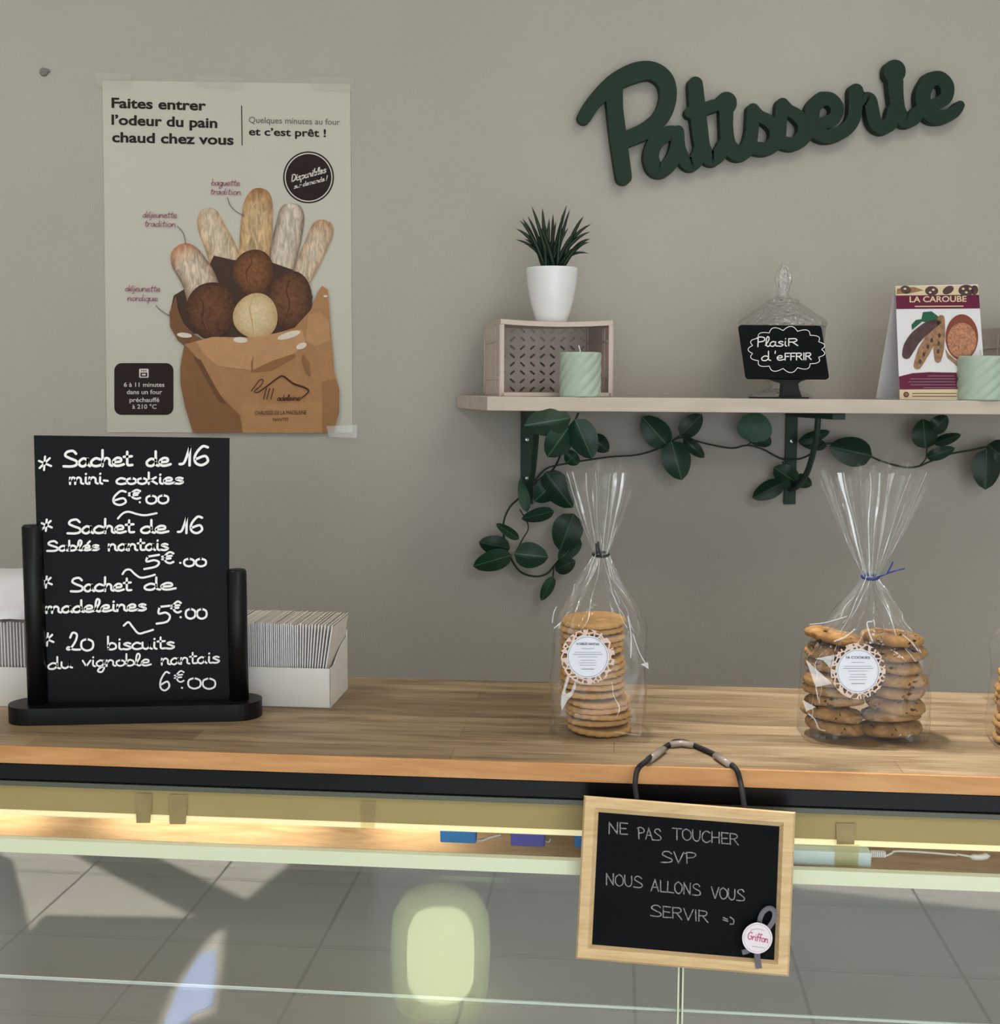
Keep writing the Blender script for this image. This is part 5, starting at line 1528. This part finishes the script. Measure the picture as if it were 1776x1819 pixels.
sticker(t1, 1044, 1167, 48, 37, (b1 - CB).dot(CN) - .0375, '16 SABLÉS NANTAIS')

b2 = atZ(1529, 1306, CTOP)
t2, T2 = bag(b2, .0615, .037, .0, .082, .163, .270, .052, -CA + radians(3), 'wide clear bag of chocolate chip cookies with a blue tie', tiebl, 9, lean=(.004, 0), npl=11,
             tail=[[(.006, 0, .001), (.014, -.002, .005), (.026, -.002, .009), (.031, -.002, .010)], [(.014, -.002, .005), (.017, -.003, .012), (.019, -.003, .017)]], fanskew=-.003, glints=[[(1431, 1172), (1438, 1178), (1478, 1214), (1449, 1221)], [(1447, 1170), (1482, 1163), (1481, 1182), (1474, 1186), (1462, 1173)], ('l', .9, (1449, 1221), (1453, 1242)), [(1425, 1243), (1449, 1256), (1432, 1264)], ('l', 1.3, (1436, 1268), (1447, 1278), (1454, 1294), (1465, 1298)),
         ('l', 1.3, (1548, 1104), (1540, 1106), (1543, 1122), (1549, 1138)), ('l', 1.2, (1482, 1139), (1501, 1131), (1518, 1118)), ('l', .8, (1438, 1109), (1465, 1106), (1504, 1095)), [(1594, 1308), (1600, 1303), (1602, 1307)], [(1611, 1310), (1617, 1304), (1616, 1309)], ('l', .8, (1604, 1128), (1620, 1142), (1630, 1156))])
sticker(t2, 1524, 1192, 49, 38.5, (b2 - CB).dot(CN) - .0395, '16 COOKIES')


def make_cookie(seed):
    rg = random.Random(seed); ph = [rg.uniform(0, 6.28) for _ in range(5)]
    R, h = .0305, .0125
    wob = lambda a, z: 1 + .03 * sin(2 * a + ph[0]) + .025 * sin(3 * a + ph[1]) + .012 * sin(7 * a + ph[2] + z * 200) + .008 * sin(13 * a + ph[3])
    mb = MB(); mb.lathe([(0, 0), (R * .75, .0), (R * .93, .0012), (R, .0045), (R * .96, .008), (R * .82, .0108), (R * .55, h - .0002), (0, h)], (0, 0, 0), 60, wob=wob)
    for v in mb.v:
        v.z += .0011 * sin(v.x * 330 + ph[0]) * sin(v.y * 290 + ph[4]) + .0006 * sin(v.x * 900 + ph[1] + v.y * 700) if v.z > .004 else 0
    return mb.build('cookie', cookiem, smooth=True)


COOK = []
CO = ['bottom', 'second up', 'third up', 'fourth up', 'fifth up', 'sixth up', 'second from top', 'topmost']
for col, (dx, lean_) in enumerate(((-.0285, .10), (.0295, -.10))):
    z = CTOP + .0012
    for i in range(8):
        rg = random.Random(col * 50 + i)
        if len(COOK) < 4:
            o = make_cookie(len(COOK) * 3 + 1); COOK.append(o)
        else:
            o = COOK[(i + col) % 4].copy(); COL.objects.link(o)
        o.location = b2 + CT * (dx + rg.uniform(-.0022, .0022)) + CN * rg.uniform(-.003, .003) + Vector((0, 0, z - CTOP + .0032))
        lf = lean_ * (1.1 if i < 3 else .5)
        o.rotation_euler = (rg.uniform(-.06, .06), -lf + rg.uniform(-.06, .06) + (.12 if (i == 7 and col == 0) else 0) * -1, rg.uniform(0, 6))
        tag(o, 'chocolate chip cookie, %s in the %s column of the blue-tied bag' % (CO[i], 'left' if col == 0 else 'right'), 'cookie', 'cookies in the wide bag')
        z += .0130

b3 = atZ(1868, 1322, CTOP)
t3, T3 = bag(b3, .0575, .037, .0, .100, .175, .262, .046, -CA, 'clear biscuit bag cut off by the right edge of the photo', tiebk, 21, npl=9, tail=[[(0, 0, 0), (.004, 0, .01)]])
sable_stack(b3 - CT * .022, 10, lambda i, rg: (rg.uniform(-.002, .002), rg.uniform(-.002, .002), rg.uniform(-.02, .02), rg.uniform(-.02, .02)), 'sablés in the right edge bag', lambda i: 'sablé biscuit in the bag cut by the right edge')

# ================================================================== SLATE HANGING FROM THE COUNTER
SD = 1.098
Ms = planeD(SD); off = CN * .009
sl = thing('hanging_slate', 'wood framed hanging slate with chalk message on the case front', 'slate', atD(1215, 1580, SD))
TLc, TRc, BRc, BLc = Vector((1037, 1413)), Vector((1413, 1442.5)), Vector((1401, 1735)), Vector((1022.5, 1703))
def inset(k):
    cen = (TLc + TRc + BRc + BLc) / 4
    e1 = (TRc - TLc).normalized(); e2 = (BLc - TLc).normalized()
    return [TLc + (e1 + e2) * k, TRc + (-e1 + e2) * k, BRc + (-e1 - e2) * k, BLc + (e1 - e2) * k]
O, I, R_ = [TLc, TRc, BRc, BLc], inset(27.5), inset(3)
for a in range(4):
    b_ = (a + 1) % 4
    mb = MB()
    f0 = lambda v, d: atD(v.x, v.y, SD + d)
    # outer arris, face, inner slope
    ids = [[mb.V(f0(O[k], .012)), mb.V(f0(O[k], .0035)), mb.V(f0(R_[k], .0)), mb.V(f0(inset(20)[k], .0)), mb.V(f0(I[k], .005)), mb.V(f0(I[k], .012))] for k in (a, b_)]
    for k in range(6):
        k2 = (k + 1) % 6
        mb.Fc([ids[0][k], ids[0][k2], ids[1][k2], ids[1][k]])
    mb.Fc(ids[0][::-1]); mb.Fc(ids[1])
    o = mb.build('frame_rail', framewood, sl)
mb = MB(); mb.poly([tuple(v) for v in inset(25)], planeD(SD + .0055)); mb.poly([tuple(v) for v in inset(25)], planeD(SD + .0085)); spn = mb.build('slate_panel', chalkboard_m, sl)
Mk = planeD(SD + .0052)
mb = MB()
def zk(x, y): return (980 + x * .2907, 1290 + y * .2907)
def C(s, x0, x1, y0, y1, cap=70):
    a, c_ = zk(x0, y0), zk(x1, y1); hand(mb, s, a[0], c_[0], a[1], c_[1], cap * .2907 / 2, 1.0, Mk, jit=.5)
C('NE', 345, 470, 655, 662); C('PAS', 522, 672, 686, 700); C('TOUCHER', 735, 1145, 690, 728)
C('SVP', 665, 885, 832, 842); C('NOUS', 330, 556, 968, 990); C('ALLONS', 605, 912, 1005, 1036); C('VOUS', 975, 1182, 1050, 1070); C('SERVIR', 600, 962, 1158, 1200); C('=)', 1040, 1115, 1190, 1215, 60)
mb.build('chalk_lettering', dustym, spn)
cp = [atD(1131, 1420, SD + .006), atD(1128, 1392, SD + .012), atD(1133, 1366, FD - .006), atD(1148, 1352, FD - .004)] + [atZ(x, y, CTOP + .0025) for x, y in ((1162, 1340), (1190, 1322), (1203, 1317), (1222, 1320), (1262, 1337), (1290, 1352))] + [atD(1307, 1366, FD - .004), atD(1314, 1385, FD - .006), atD(1319, 1412, SD + .012), atD(1323, 1440, SD + .006)]
mb = MB(); mb.tube(catmull(cp, 5), .0026, 8); crd = mb.build('cord', cordm, sl, True)
for a in ((1190, 1323, 1232, 1324), (1152, 1350, 1178, 1331), (1272, 1342, 1296, 1358)):
    mb = MB(); mb.tube([atZ(a[0], a[1], CTOP + .003), atZ((a[0] + a[2]) / 2, (a[1] + a[3]) / 2 - (3 if a[0] == 1190 else 0), CTOP + .0035), atZ(a[2], a[3], CTOP + .003)], .0041, 10, flat=.8); mb.build('tape_strip', mat('cord_tape', rgb(150, 138, 128), .25, spec=.6) if 'cord_tape' not in MATS else MATS['cord_tape'], crd, True)

# ---- ribbon badge pinned to the slate
bd = thing('ribbon_badge', 'round white badge with grey ribbon on the slate corner', 'badge', atD(1345, 1666, SD - .004))
mb = MB()
def rib_(pts, w_, d0, d1):
    n = len(pts); P = catmull([Vector(p) for p in pts], 6); m_ = len(P)
    for i in range(m_ - 1):
        a, b_ = P[i], P[i + 1]; q = (b_ - a).normalized(); nn = Vector((-q.y, q.x)) * w_
        da, db = d0 + (d1 - d0) * i / (m_ - 1), d0 + (d1 - d0) * (i + 1) / (m_ - 1)
        mb.Fc([mb.V(atD(a.x + nn.x, a.y + nn.y, SD - da)), mb.V(atD(a.x - nn.x, a.y - nn.y, SD - da)), mb.V(atD(b_.x - nn.x, b_.y - nn.y, SD - db)), mb.V(atD(b_.x + nn.x, b_.y + nn.y, SD - db))])
rib_([(1352, 1655), (1349, 1636), (1356, 1619), (1368, 1613), (1376, 1622), (1372, 1638), (1355, 1660), (1335, 1685), (1318, 1692)], 4.4, .001, .004)
rib_([(1346, 1655), (1345, 1680), (1345, 1700), (1348, 1720)], 5.5, .002, .001)
ro = mb.build('ribbon', ribbonm, bd); s2 = ro.modifiers.new('solid', 'SOLIDIFY'); s2.thickness = .0004
mb = MB(); mb.prism(circ(1345, 1666.5, 27, 27.5, 40), planeD(SD - .0062), planeD(SD - .0042)); dsc = mb.build('disc', badgem, bd, bevel=.0004)
mb = MB(); Mg = planeD(SD - .0065)
hand(mb, 'Griffon', 1327, 1364, 1668, 1675, 6.5, .75, Mg, 0, slant=.2)
mb.poly(circ(1345, 1666.5, 24.2, 24.7, 40), Mg, 1, holes=[circ(1345, 1666.5, 23.5, 24, 40)])
mb.ribbon([(1336, 1681), (1358, 1684)], .6, Mg, m=1); mb.ribbon([(1333, 1653), (1345, 1650), (1357, 1653)], .5, Mg, m=1)
mb.build('badge_lettering', [pinkm, bgreym], dsc)
